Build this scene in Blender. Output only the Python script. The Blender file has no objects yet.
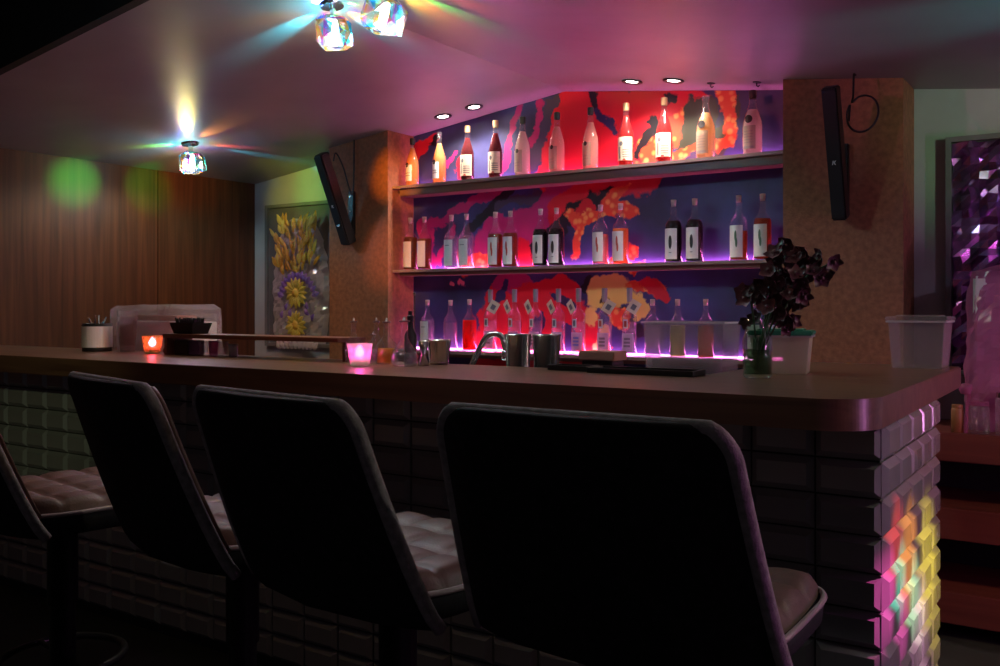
import bpy, bmesh, math, random
from mathutils import Vector, Matrix, noise
random.seed(7)
PI = math.pi
scn = bpy.context.scene
COL = scn.collection

# ------------------------------------------------------------------ camera
FPX, HOR, ZC = 928.0, 307.0, 1.27
YAW = math.atan(615 / 928)
cd = bpy.data.cameras.new('camera'); cam = bpy.data.objects.new('camera', cd); COL.objects.link(cam)
cam.location = (0, 0, ZC); cam.rotation_euler = (PI / 2, 0, YAW)
cd.sensor_width = 36; cd.lens = 36 * FPX / 1000; cd.shift_y = -(333 - HOR) / 1000; cd.clip_start = .02
scn.camera = cam
# ------------------------------------------------------------------ world, exposure
w = bpy.data.worlds.new('world'); scn.world = w; w.use_nodes = True
w.node_tree.nodes['Background'].inputs[0].default_value = (.55, .5, .6, 1)
w.node_tree.nodes['Background'].inputs[1].default_value = .014
vs = scn.view_settings
vs.view_transform = 'Standard'; vs.look = 'None'; vs.gamma = 1; vs.use_curve_mapping = False
vs.exposure = 1.9

# ------------------------------------------------------------------ photo calibration (authoring helpers)
fwd = Vector((-math.sin(YAW), math.cos(YAW), 0)); rgt = Vector((math.cos(YAW), math.sin(YAW), 0))
def ray(x, y): return fwd + rgt * ((x - 500) / FPX) + Vector((0, 0, (HOR - y) / FPX))
def at(x, y, Y):
    d = ray(x, y); d = d * (Y / d.y); return Vector((d.x, Y, ZC + d.z))
RX, RZ, SL, SR = -2.49, 2.44, .132, .122         # ceiling ridge and slopes
def zceil(X): return RZ - (SL * (RX - X) if X < RX else SR * (X - RX))
def ceil_pt(x, y):
    d = ray(x, y)
    t = 1.0
    for _ in range(60): t = (zceil(d.x * t) - ZC) / d.z
    return Vector((d.x * t, d.y * t, ZC + d.z * t))

# ------------------------------------------------------------------ helpers
def obj(name, bm, mat=None, parent=None, smooth=False, bevel=0):
    me = bpy.data.meshes.new(name)
    bm.normal_update()
    bm.to_mesh(me); bm.free()
    return mobj(name, me, mat, parent, smooth)
def mobj(name, me, mat=None, parent=None, smooth=False):
    o = bpy.data.objects.new(name, me); COL.objects.link(o)
    if mat is not None:
        me.materials.clear(); me.materials.append(mat)
    if smooth:
        for p in me.polygons: p.use_smooth = True
    if parent is not None: o.parent = parent
    return o
def tag(o, label, cat, group=None):
    o['label'] = label; o['category'] = cat
    if group: o['group'] = group
    return o
def thing(name, label, cat, loc=(0, 0, 0), rz=0, group=None):
    o = bpy.data.objects.new(name, None); COL.objects.link(o); o.empty_display_size = .05
    o.location = loc; o.rotation_euler = (0, 0, rz)
    return tag(o, label, cat, group)
def struct(o): o['kind'] = 'structure'; return o
def box(bm, x0, x1, y0, y1, z0, z1):
    v = [bm.verts.new(p) for p in ((x0,y0,z0),(x1,y0,z0),(x1,y1,z0),(x0,y1,z0),(x0,y0,z1),(x1,y0,z1),(x1,y1,z1),(x0,y1,z1))]
    for f in ((0,3,2,1),(4,5,6,7),(0,1,5,4),(1,2,6,5),(2,3,7,6),(3,0,4,7)): bm.faces.new([v[i] for i in f])
    return v
def bx(*a, bev=0):
    bm = bmesh.new(); box(bm, *a)
    if bev: bmesh.ops.bevel(bm, geom=bm.edges[:], offset=bev, segments=2, affect='EDGES', clamp_overlap=True)
    return bm
def lathe(prof, n=24, bm=None, cx=0, cy=0, closed=False):
    bm = bm or bmesh.new(); rings = []
    for r, z in prof:
        if r < 1e-6: rings.append([bm.verts.new((cx, cy, z))])
        else: rings.append([bm.verts.new((cx + r*math.cos(2*PI*i/n), cy + r*math.sin(2*PI*i/n), z)) for i in range(n)])
    for a, b in zip(rings, rings[1:]):
        for i in range(n):
            j = (i + 1) % n
            if len(a) == 1 and len(b) == 1: continue
            if len(a) == 1: bm.faces.new((a[0], b[j], b[i]))
            elif len(b) == 1: bm.faces.new((a[i], a[j], b[0]))
            else: bm.faces.new((a[i], a[j], b[j], b[i]))
    return bm
def tube(pts, r, n=8, bm=None, cap=True):
    bm = bm or bmesh.new(); pts = [Vector(p) for p in pts]; rings = []
    rr = r if isinstance(r, (list, tuple)) else [r] * len(pts)
    up = Vector((0, 0, 1)); prev = None
    for i, p in enumerate(pts):
        t = (pts[min(i+1, len(pts)-1)] - pts[max(i-1, 0)]).normalized()
        if prev is None:
            a = t.cross(up)
            if a.length < .05: a = t.cross(Vector((1, 0, 0)))
        else: a = prev - t * prev.dot(t)
        a.normalize(); b = t.cross(a); prev = a
        rings.append([bm.verts.new(p + (a*math.cos(2*PI*k/n) + b*math.sin(2*PI*k/n)) * rr[i]) for k in range(n)])
    for a, b in zip(rings, rings[1:]):
        for k in range(n): bm.faces.new((a[k], a[(k+1) % n], b[(k+1) % n], b[k]))
    if cap: bm.faces.new(rings[0][::-1]); bm.faces.new(rings[-1])
    return bm
def arc(r, z0, z1, a0, a1, n=10, bm=None, t=.0006):
    """curved patch of paper on a cylinder; angle 0 faces -Y"""
    bm = bm or bmesh.new()
    P = lambda a, z, rad: bm.verts.new((rad*math.sin(a), -rad*math.cos(a), z))
    g = [[P(a0 + (a1-a0)*i/n, z, rad) for i in range(n+1)] for rad in (r, r+t) for z in (z0, z1)]
    for i in range(n):
        bm.faces.new((g[2][i], g[2][i+1], g[3][i+1], g[3][i]))
        bm.faces.new((g[1][i], g[1][i+1], g[0][i+1], g[0][i]))
        bm.faces.new((g[3][i], g[3][i+1], g[1][i+1], g[1][i])); bm.faces.new((g[0][i], g[0][i+1], g[2][i+1], g[2][i]))
    for i in (0, n): bm.faces.new((g[0][i], g[2][i], g[3][i], g[1][i]))
    return bm
def arc_disc(r, zc, rz, ac, ra, bm=None, n=16):
    bm = bm or bmesh.new()
    P = lambda a, z: bm.verts.new((r*math.sin(a), -r*math.cos(a), z))
    c = P(ac, zc); ring = [P(ac + ra*math.cos(2*PI*i/n), zc + rz*math.sin(2*PI*i/n)) for i in range(n)]
    for i in range(n): bm.faces.new((c, ring[i], ring[(i+1) % n]))
    return bm
def extrude_poly(pts, z0, z1):
    bm = bmesh.new()
    a = [bm.verts.new((x, y, z0)) for x, y in pts]; b = [bm.verts.new((x, y, z1)) for x, y in pts]
    bm.faces.new(a[::-1]); bm.faces.new(b); n = len(pts)
    for i in range(n): bm.faces.new((a[i], a[(i+1) % n], b[(i+1) % n], b[i]))
    return bm
def copy_tree(o, parent=None):
    c = o.copy(); COL.objects.link(c); c.parent = parent
    for ch in [k for k in o.children]: copy_tree(ch, c)
    return c
def aim(o, target):
    o.rotation_euler = (Vector(target) - Vector(o.location)).to_track_quat('-Z', 'Y').to_euler()
def spot(name, loc, target, color, power, angle, blend=.6, radius=.01):
    l = bpy.data.lights.new(name, 'SPOT'); l.color = color; l.energy = power; l.spot_size = math.radians(angle)
    l.spot_blend = blend; l.shadow_soft_size = radius
    o = bpy.data.objects.new(name, l); COL.objects.link(o); o.location = loc; aim(o, target); return o
def point(name, loc, color, power, radius=.02):
    l = bpy.data.lights.new(name, 'POINT'); l.color = color; l.energy = power; l.shadow_soft_size = radius
    o = bpy.data.objects.new(name, l); COL.objects.link(o); o.location = loc; return o

# ------------------------------------------------------------------ materials
def newmat(name):
    m = bpy.data.materials.new(name); m.use_nodes = True
    nt = m.node_tree; nt.nodes.clear()
    out = nt.nodes.new('ShaderNodeOutputMaterial')
    return m, nt, out
def pbr(name, c, rough=.6, metal=0, spec=.5, emit=None, es=0, var=.15, vscale=8, bump=0, bscale=60, stretch=(1, 1, 1), c2=None):
    m, nt, out = newmat(name); N = nt.nodes; L = nt.links
    b = N.new('ShaderNodeBsdfPrincipled'); L.new(b.outputs[0], out.inputs[0])
    b.inputs['Roughness'].default_value = rough; b.inputs['Metallic'].default_value = metal
    b.inputs['Specular IOR Level'].default_value = spec
    tc = N.new('ShaderNodeTexCoord'); mp = N.new('ShaderNodeMapping'); mp.inputs['Scale'].default_value = stretch
    L.new(tc.outputs['Object'], mp.inputs[0])
    nz = N.new('ShaderNodeTexNoise'); nz.inputs['Scale'].default_value = vscale; nz.inputs['Detail'].default_value = 4
    L.new(mp.outputs[0], nz.inputs['Vector'])
    mx = N.new('ShaderNodeMix'); mx.data_type = 'RGBA'
    mx.inputs[6].default_value = (*[x * (1 - var) for x in c], 1); mx.inputs[7].default_value = (*(c2 or [min(1, x * (1 + var)) for x in c]), 1)
    rmp = N.new('ShaderNodeMapRange'); rmp.inputs[1].default_value = .3; rmp.inputs[2].default_value = .7
    L.new(nz.outputs[0], rmp.inputs[0]); L.new(rmp.outputs[0], mx.inputs[0]); L.new(mx.outputs[2], b.inputs['Base Color'])
    if emit: b.inputs['Emission Color'].default_value = (*emit, 1); b.inputs['Emission Strength'].default_value = es
    if bump:
        n2 = N.new('ShaderNodeTexNoise'); n2.inputs['Scale'].default_value = bscale; L.new(mp.outputs[0], n2.inputs['Vector'])
        bp = N.new('ShaderNodeBump'); bp.inputs['Strength'].default_value = bump; bp.inputs['Distance'].default_value = .01
        L.new(n2.outputs[0], bp.inputs['Height']); L.new(bp.outputs[0], b.inputs['Normal'])
    return m
def emis(name, c, s):
    m, nt, out = newmat(name); e = nt.nodes.new('ShaderNodeEmission')
    e.inputs[0].default_value = (*c, 1); e.inputs[1].default_value = s; nt.links.new(e.outputs[0], out.inputs[0]); return m
def glass(name, tint=(.95, .96, .97), haze=0.0, hazecol=(.8, .8, .85), rough=.06, refl=.75):
    """thin glass or clear plastic: tinted see-through, edge reflections, a little haze"""
    m, nt, out = newmat(name); N = nt.nodes; L = nt.links
    tr = N.new('ShaderNodeBsdfTransparent'); tr.inputs[0].default_value = (*tint, 1)
    gl = N.new('ShaderNodeBsdfGlossy'); gl.inputs['Roughness'].default_value = rough; gl.inputs[0].default_value = (.95, .95, .95, 1)
    lw = N.new('ShaderNodeLayerWeight'); lw.inputs[0].default_value = .5
    pw = N.new('ShaderNodeMath'); pw.operation = 'POWER'; pw.inputs[1].default_value = 3.0; L.new(lw.outputs['Facing'], pw.inputs[0])
    ma = N.new('ShaderNodeMath'); ma.operation = 'MULTIPLY_ADD'; ma.inputs[1].default_value = refl; ma.inputs[2].default_value = .05
    L.new(pw.outputs[0], ma.inputs[0])
    mx = N.new('ShaderNodeMixShader'); L.new(ma.outputs[0], mx.inputs[0]); L.new(tr.outputs[0], mx.inputs[1]); L.new(gl.outputs[0], mx.inputs[2])
    fin = mx
    if haze:
        df = N.new('ShaderNodeBsdfDiffuse'); df.inputs[0].default_value = (*hazecol, 1)
        tl = N.new('ShaderNodeBsdfTranslucent'); tl.inputs[0].default_value = (*hazecol, 1)
        ad = N.new('ShaderNodeMixShader'); ad.inputs[0].default_value = .5; L.new(df.outputs[0], ad.inputs[1]); L.new(tl.outputs[0], ad.inputs[2])
        m2 = N.new('ShaderNodeMixShader'); m2.inputs[0].default_value = haze; L.new(mx.outputs[0], m2.inputs[1]); L.new(ad.outputs[0], m2.inputs[2]); fin = m2
    L.new(fin.outputs[0], out.inputs[0]); return m
def wood(name, c1, c2, rough=.4, axis='Z', scale=1.0, spec=.5, bump=.05):
    m, nt, out = newmat(name); N = nt.nodes; L = nt.links
    b = N.new('ShaderNodeBsdfPrincipled'); L.new(b.outputs[0], out.inputs[0]); b.inputs['Roughness'].default_value = rough
    b.inputs['Specular IOR Level'].default_value = spec
    tc = N.new('ShaderNodeTexCoord'); mp = N.new('ShaderNodeMapping')
    s = {'X': (.6, 14, 14), 'Y': (14, .6, 14), 'Z': (14, 14, .6)}[axis]
    mp.inputs['Scale'].default_value = [k * scale for k in s]; L.new(tc.outputs['Object'], mp.inputs[0])
    nz = N.new('ShaderNodeTexNoise'); nz.inputs['Scale'].default_value = 2.2; nz.inputs['Detail'].default_value = 6; nz.inputs['Distortion'].default_value = .6
    L.new(mp.outputs[0], nz.inputs['Vector'])
    cr = N.new('ShaderNodeValToRGB'); cr.color_ramp.elements[0].position = .3; cr.color_ramp.elements[1].position = .72
    cr.color_ramp.elements[0].color = (*c1, 1); cr.color_ramp.elements[1].color = (*c2, 1)
    L.new(nz.outputs[0], cr.inputs[0]); L.new(cr.outputs[0], b.inputs['Base Color'])
    bp = N.new('ShaderNodeBump'); bp.inputs['Strength'].default_value = bump; bp.inputs['Distance'].default_value = .005
    L.new(nz.outputs[0], bp.inputs['Height']); L.new(bp.outputs[0], b.inputs['Normal'])
    return m

M = {}
M['ceiling'] = pbr('ceiling_paint', (.30, .28, .285), .42, spec=.45, var=.08, vscale=3, bump=.06, bscale=7)
M['fascia_black'] = pbr('fascia_black', (.012, .018, .014), .7)
M['wall'] = pbr('wall_paint', (.42, .40, .44), .6, var=.05)
M['column'] = pbr('column_cork', (.26, .105, .052), .75, var=.25, vscale=40, bump=.15, bscale=120)
M['wall_dark'] = pbr('wall_dark', (.05, .04, .045), .8)
M['floor'] = pbr('floor_dark', (.03, .032, .03), .45, var=.3, vscale=5)
M['panel'] = wood('wood_panel', (.050, .015, .006), (.115, .038, .015), .5, 'Z', spec=.35)
M['counter'] = wood('counter_wood', (.10, .045, .03), (.20, .10, .06), .3, 'X', spec=.5, bump=.03)
M['ledge'] = wood('ledge_wood', (.12, .04, .03), (.22, .08, .05), .4, 'X')
M['redshelf'] = wood('red_shelf_wood', (.11, .022, .018), (.17, .04, .03), .5, 'X')
M['tile'] = pbr('glazed_tile', (.25, .24, .25), .16, spec=.7, var=.12, vscale=3)
M['grout'] = pbr('grout', (.03, .03, .03), .9)
M['black'] = pbr('black_plastic', (.012, .012, .014), .45)
M['blackmetal'] = pbr('black_metal', (.01, .01, .011), .35, spec=.5)
M['stool_back'] = pbr('stool_fabric', (.26, .235, .24), .85, spec=.2, var=.3, vscale=60, bump=.2, bscale=300)
M['stool_shell'] = pbr('stool_shell', (.018, .017, .019), .8, spec=.2, var=.3, vscale=60)
M['stool_seat'] = pbr('tan_leather', (.12, .06, .046), .5, var=.15, vscale=30, bump=.1, bscale=200)
M['steel'] = pbr('steel', (.62, .6, .6), .22, metal=1, var=.05)
M['paper'] = pbr('label_paper', (.72, .70, .70), .7, var=.05)
M['cream'] = pbr('label_cream', (.80, .70, .52), .7, var=.1, vscale=40)
M['white'] = pbr('white_plastic', (.62, .6, .6), .5, var=.05)
M['ink'] = pbr('ink_black', (.015, .015, .015), .6)
M['ink_red'] = pbr('ink_red', (.55, .08, .06), .6)
M['ink_green'] = pbr('ink_green', (.08, .16, .10), .6)
M['ink_blue'] = pbr('ink_blue', (.16, .22, .55), .6)
M['ink_grey'] = pbr('ink_grey', (.18, .18, .19), .6)
M['cap_black'] = pbr('cap_black', (.02, .02, .02), .4)
M['cap_gold'] = pbr('cap_gold', (.75, .5, .25), .35, metal=.6)
M['cork'] = pbr('cork', (.62, .48, .38), .7)
M['cap_grey'] = pbr('cap_grey', (.30, .29, .30), .4)
M['glass'] = glass('bottle_glass', haze=.02, hazecol=(.9, .85, .9), refl=1.0, rough=.1)
M['glass_green'] = glass('vase_glass', (.80, .90, .82), refl=.9)
M['plastic'] = glass('clear_plastic', (.93, .92, .93), haze=.10, hazecol=(.75, .72, .76), rough=.2)
M['wrap'] = glass('wrap_plastic', (.92, .91, .92), haze=.26, hazecol=(.85, .76, .80), rough=.12, refl=1.2)
M['frost'] = glass('frosted_glass', (.95, .93, .9), haze=.45, hazecol=(.85, .8, .7), rough=.25)
M['tint_pink'] = glass('pink_plastic', (.9, .55, .75), haze=.5, hazecol=(.62, .22, .42), rough=.2)
def liquid(name, c, dens=.6, bright=None):
    m, nt, out = newmat(name); N = nt.nodes; L = nt.links
    tr = N.new('ShaderNodeBsdfTransparent'); tr.inputs[0].default_value = (*c, 1)
    bc = bright or c
    tl = N.new('ShaderNodeBsdfTranslucent'); tl.inputs[0].default_value = (*bc, 1)
    df = N.new('ShaderNodeBsdfDiffuse'); df.inputs[0].default_value = (*bc, 1)
    a = N.new('ShaderNodeMixShader'); a.inputs[0].default_value = .45; L.new(tl.outputs[0], a.inputs[1]); L.new(df.outputs[0], a.inputs[2])
    b = N.new('ShaderNodeMixShader'); b.inputs[0].default_value = dens; L.new(tr.outputs[0], b.inputs[1]); L.new(a.outputs[0], b.inputs[2])
    L.new(b.outputs[0], out.inputs[0]); return m
LQ = dict(orange=liquid('drink_orange', (.85, .42, .12), .85), burgundy=liquid('drink_burgundy', (.16, .01, .015), .9),
          cloudy=liquid('drink_cloudy', (.68, .58, .50), .8), pinkish=liquid('drink_pink', (.78, .52, .40), .8),
          red=liquid('drink_red', (.55, .02, .02), .85), yellowish=liquid('drink_yellow', (.72, .55, .28), .8),
          amber=liquid('drink_amber', (.26, .06, .01), .75), clear=glass('drink_clear', (.93, .9, .92), haze=.06),
          redamber=liquid('drink_redamber', (.38, .06, .02), .7), dark=liquid('drink_dark', (.02, .008, .008), .92),
          peach=liquid('drink_peach', (.85, .55, .38), .4), brightred=liquid('drink_bright_red', (.8, .02, .02), .55),
          green=liquid('drink_green', (.45, .65, .2), .5), brown=liquid('drink_brown', (.45, .15, .05), .6), gold=liquid('drink_gold', (.8, .42, .12), .6))

# ------------------------------------------------------------------ setting
YB, YC = 4.40, 4.15          # back wall, column fronts
XL, XR = -4.94, 2.6
struct(obj('floor', bx(XL - .1, XR, -2.2, YB + .1, -.1, 0), M['floor']))
struct(obj('wall_back', bx(XL - .1, XR, YB, YB + .1, 0, 2.9), M['wall']))
struct(obj('wall_right', bx(XR, XR + .1, -2.2, YB + .1, 0, 2.9), M['wall_dark']))
wl = struct(obj('wall_left', bx(XL - .1, XL - .02, -2.2, YB, 0, 2.9), M['wall_dark']))
yy = -2.2
seams = [-2.2, -1.0, .15, 1.3, 2.45, 3.62, YB]
for a, b in zip(seams, seams[1:]):
    obj('wood_panel', bx(XL - .02, XL, a + .003, b - .003, 0, 2.9, bev=.002), M['panel'], wl)
# gabled canopy ceiling above the bar: an even slab following the two slopes
Y0C = 2.10
bm = bmesh.new()
for (xa, xb) in ((XL, RX), (RX, XR)):
    v = [bm.verts.new((x, y, zceil(x) + dz)) for dz in (0, .06) for (x, y) in ((xa, Y0C), (xb, Y0C), (xb, YB), (xa, YB))]
    for f in ((0, 3, 2, 1), (4, 5, 6, 7), (0, 1, 5, 4), (2, 3, 7, 6), (1, 2, 6, 5), (3, 0, 4, 7)): bm.faces.new([v[i] for i in f])
struct(obj('ceiling', bm, M['ceiling']))
bm = bmesh.new()   # black fascia along the canopy's front edge
for (xa, xb) in ((XL, RX), (RX, XR)):
    v = [bm.verts.new((x, y, z)) for y in (Y0C - .04, Y0C - .001) for (x, z) in ((xa, zceil(xa) - .004), (xb, zceil(xb) - .004), (xb, 2.85), (xa, 2.85))]
    for f in ((0, 1, 2, 3), (7, 6, 5, 4), (0, 4, 5, 1), (2, 6, 7, 3), (1, 5, 6, 2), (3, 7, 4, 0)): bm.faces.new([v[i] for i in f])
struct(obj('trim_1', bm, M['fascia_black']))
struct(obj('ceiling_room', bx(XL - .1, XR, -2.2, Y0C, 2.86, 2.92), M['fascia_black']))
# columns either side of the shelf niche
CLX = (-4.0, -3.535); CRX = (-1.235, -.735)
for i, (xa, xb) in enumerate((CLX, CRX)):
    bm = bmesh.new(); v = box(bm, xa, xb, YC, YB - .001, 0, 1)
    for k in (4, 5, 6, 7): v[k].co.z = zceil(v[k].co.x) - .001
    struct(obj('wall_column', bm, M['column']))

# ------------------------------------------------------------------ mural
def mural_mat():
    m, nt, out = newmat('mural_paint'); N = nt.nodes; L = nt.links
    b = N.new('ShaderNodeBsdfPrincipled'); L.new(b.outputs[0], out.inputs[0]); b.inputs['Roughness'].default_value = .45
    tc = N.new('ShaderNodeTexCoord')
    n1 = N.new('ShaderNodeTexNoise'); n1.inputs['Scale'].default_value = 6; n1.inputs['Detail'].default_value = 9; n1.inputs['Roughness'].default_value = .6; L.new(tc.outputs['Object'], n1.inputs['Vector'])
    s1 = N.new('ShaderNodeVectorMath'); s1.operation = 'SUBTRACT'; s1.inputs[1].default_value = (.5, .5, .5); L.new(n1.outputs['Color'], s1.inputs[0])
    sc = N.new('ShaderNodeVectorMath'); sc.operation = 'SCALE'; sc.inputs['Scale'].default_value = .20; L.new(s1.outputs[0], sc.inputs[0])
    ad = N.new('ShaderNodeVectorMath'); ad.operation = 'ADD'; L.new(tc.outputs['Object'], ad.inputs[0]); L.new(sc.outputs[0], ad.inputs[1])
    fl = N.new('ShaderNodeVectorMath'); fl.operation = 'MULTIPLY'; fl.inputs[1].default_value = (1, 0, 1); L.new(ad.outputs[0], fl.inputs[0])
    P = fl.outputs[0]
    n2 = N.new('ShaderNodeTexNoise'); n2.inputs['Scale'].default_value = 3; n2.inputs['Detail'].default_value = 6; L.new(tc.outputs['Object'], n2.inputs['Vector'])
    cr = N.new('ShaderNodeValToRGB'); L.new(n2.outputs[0], cr.inputs[0])
    cr.color_ramp.elements[0].position = .35; cr.color_ramp.elements[0].color = (.025, .03, .075, 1)
    cr.color_ramp.elements[1].position = .68; cr.color_ramp.elements[1].color = (.06, .07, .24, 1)
    vo = N.new('ShaderNodeTexVoronoi'); vo.inputs['Scale'].default_value = 26; L.new(tc.outputs['Object'], vo.inputs['Vector'])
    vd = N.new('ShaderNodeMapRange'); vd.inputs[1].default_value = .25; vd.inputs[2].default_value = .5; vd.inputs[3].default_value = 1; vd.inputs[4].default_value = 0
    L.new(vo.outputs['Distance'], vd.inputs[0])
    col = cr.outputs[0]
    C = dict(red=(.72, .012, .03), mag=(.50, .02, .16), blk=(.012, .012, .018), navy=(.03, .03, .12), grn=(.045, .06, .035), org=(.95, .25, .05),
             yel=(.88, .70, .16), ror=(.85, .09, .03), pnk=(.9, .25, .3), gry=(.07, .06, .10), blu=(.07, .06, .35))
    S = [  # upper band
        ('red', 572, 112, 560, 172, 26), ('red', 600, 112, 612, 170, 34), ('red', 640, 112, 690, 112, 24), ('red', 650, 140, 640, 172, 24), ('ror', 690, 120, 650, 150, 14),
        ('blk', 594, 94, 597, 112, 4), ('navy', 597, 112, 612, 126, 4), ('gry', 556, 98, 528, 172, 7), ('mag', 500, 172, 522, 105, 4), ('red', 470, 182, 462, 162, 7),
        ('mag', 522, 165, 545, 98, 4), ('red', 416, 152, 436, 140, 7), ('blk', 434, 146, 438, 138, 4), ('mag', 448, 160, 456, 150, 3),
        ('grn', 690, 152, 702, 112, 15), ('grn', 722, 135, 712, 160, 12), ('grn', 735, 105, 728, 125, 8), ('blk', 636, 160, 655, 128, 4), ('blk', 652, 120, 668, 150, 5),
        ('ror', 640, 172, 715, 146, 7), ('ror', 727, 92, 730, 140, 8), ('ror', 715, 150, 730, 132, 6), ('blk', 668, 100, 676, 100, 5), ('gry', 688, 168, 700, 158, 7),
        # middle band
        ('mag', 520, 235, 575, 195, 24), ('red', 560, 215, 590, 190, 16), ('mag', 486, 248, 500, 225, 14), ('mag', 432, 262, 426, 230, 10), ('mag', 435, 225, 500, 190, 5), ('mag', 440, 262, 452, 232, 5),
        ('blk', 466, 238, 512, 188, 7), ('gry', 500, 205, 540, 192, 4), ('blk', 530, 252, 606, 190, 8), ('red', 528, 262, 524, 246, 9), ('ror', 470, 268, 482, 262, 9), ('red', 580, 225, 588, 205, 8),
        ('ror', 572, 250, 590, 216, 6), ('ror', 588, 216, 632, 212, 6), ('ror', 606, 212, 628, 178, 7), ('ror', 572, 216, 585, 228, 5), ('ror', 632, 256, 634, 246, 4), ('ror', 615, 262, 640, 268, 4),
        ('red', 640, 176, 600, 184, 6),
        # lower band
        ('red', 482, 352, 502, 292, 16), ('mag', 500, 282, 530, 280, 9), ('red', 515, 330, 575, 332, 34), ('red', 520, 296, 570, 290, 14), ('red', 580, 320, 590, 362, 14), ('red', 480, 375, 600, 375, 14), ('navy', 506, 284, 500, 302, 4), ('navy', 533, 335, 540, 318, 6), ('navy', 556, 300, 572, 306, 4), ('navy', 570, 330, 574, 352, 6),
        ('blk', 590, 285, 640, 330, 9), ('yel', 602, 292, 624, 290, 15), ('yel', 640, 300, 643, 312, 7), ('yel', 592, 310, 590, 316, 7), ('yel', 606, 330, 598, 352, 8), ('ror', 618, 312, 626, 318, 8), ('ror', 610, 340, 612, 346, 5),
        ('ror', 636, 284, 662, 292, 6), ('red', 650, 284, 668, 302, 5), ('blk', 604, 300, 610, 302, 3), ('pnk', 451, 283, 453, 284, 4), ('pnk', 464, 283, 466, 284, 4),
    ]
    for (cn, x1, y1, x2, y2, r) in S:
        a = at(x1, y1, YB); c = at(x2, y2, YB); a.y = c.y = 0; ab = c - a; rm = r * .0054
        pa = N.new('ShaderNodeVectorMath'); pa.operation = 'SUBTRACT'; pa.inputs[1].default_value = a; L.new(P, pa.inputs[0])
        dt = N.new('ShaderNodeVectorMath'); dt.operation = 'DOT_PRODUCT'; dt.inputs[1].default_value = ab / max(ab.length_squared, 1e-6); L.new(pa.outputs[0], dt.inputs[0])
        cl = N.new('ShaderNodeClamp'); L.new(dt.outputs['Value'], cl.inputs[0])
        pr = N.new('ShaderNodeVectorMath'); pr.operation = 'SCALE'; pr.inputs[0].default_value = ab; L.new(cl.outputs[0], pr.inputs['Scale'])
        ds = N.new('ShaderNodeVectorMath'); ds.operation = 'DISTANCE'; L.new(pa.outputs[0], ds.inputs[0]); L.new(pr.outputs[0], ds.inputs[1])
        mr = N.new('ShaderNodeMapRange'); mr.inputs[1].default_value = rm * .95 - .003; mr.inputs[2].default_value = rm * 1.0 + .004; mr.inputs[3].default_value = 1; mr.inputs[4].default_value = 0
        L.new(ds.outputs['Value'], mr.inputs[0])
        mx = N.new('ShaderNodeMix'); mx.data_type = 'RGBA'; L.new(mr.outputs[0], mx.inputs[0]); L.new(col, mx.inputs[6]); mx.inputs[7].default_value = (*C[cn], 1)
        if cn == 'ror':
            m2 = N.new('ShaderNodeMix'); m2.data_type = 'RGBA'; L.new(vd.outputs[0], m2.inputs[0]); m2.inputs[6].default_value = (*C['ror'], 1); m2.inputs[7].default_value = (.98, .42, .10, 1)
            L.new(m2.outputs[2], mx.inputs[7])
        col = mx.outputs[2]
    L.new(col, b.inputs['Base Color']); return m
M['mural'] = mural_mat()
bm = bmesh.new()
pts = [(CLX[1], .5), (CRX[0], .5), (CRX[0], zceil(CRX[0]) - .002), (RX, RZ - .002), (CLX[1], zceil(CLX[1]) - .002)]
a = [bm.verts.new((x, YB - .012, z)) for x, z in pts]; b = [bm.verts.new((x, YB - .001, z)) for x, z in pts]
bm.faces.new(a); bm.faces.new(b[::-1])
for i in range(5): bm.faces.new((a[i], b[i], b[(i+1) % 5], a[(i+1) % 5]))
tag(obj('mural', bm, M['mural']), 'abstract red, navy and magenta painted mural filling the niche behind the shelves', 'mural')

# ------------------------------------------------------------------ shelves with LED strips
M['shelf'] = wood('shelf_wood', (.13, .065, .045), (.24, .13, .09), .35, 'X')
M['shelf_edge'] = pbr('shelf_edge', (.30, .21, .18), .3, spec=.6)
M['led'] = emis('led_purple', (1, .18, .66), 8)
SH = {'top': 1.978, 'middle': 1.488, 'bottom': 1.022}
for k, (nm, z) in enumerate(SH.items()):
    t = thing('wall_shelf', ['dark wooden %s shelf lit by a purple strip, across the mural' % nm][0], 'shelf', (0, 0, 0), 0, 'lit bottle shelves in the mural niche')
    xa, xb = CLX[1] + .002, CRX[0] - .002
    obj('shelf_board', bx(xa, xb, 4.19, YB - .0125, z - .016, z), M['shelf_edge'], t)
    obj('shelf_apron', bx(xa + .03, xb - .001, 4.215, YB - .06, z - .058 if k == 0 else z - .036, z - .016, bev=.002), M['shelf'], t)
    obj('led_strip', bx(xa + .02, xb - .02, YB - .038, YB - .014, z + .0005, z + .007), M['led'], t)

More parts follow.
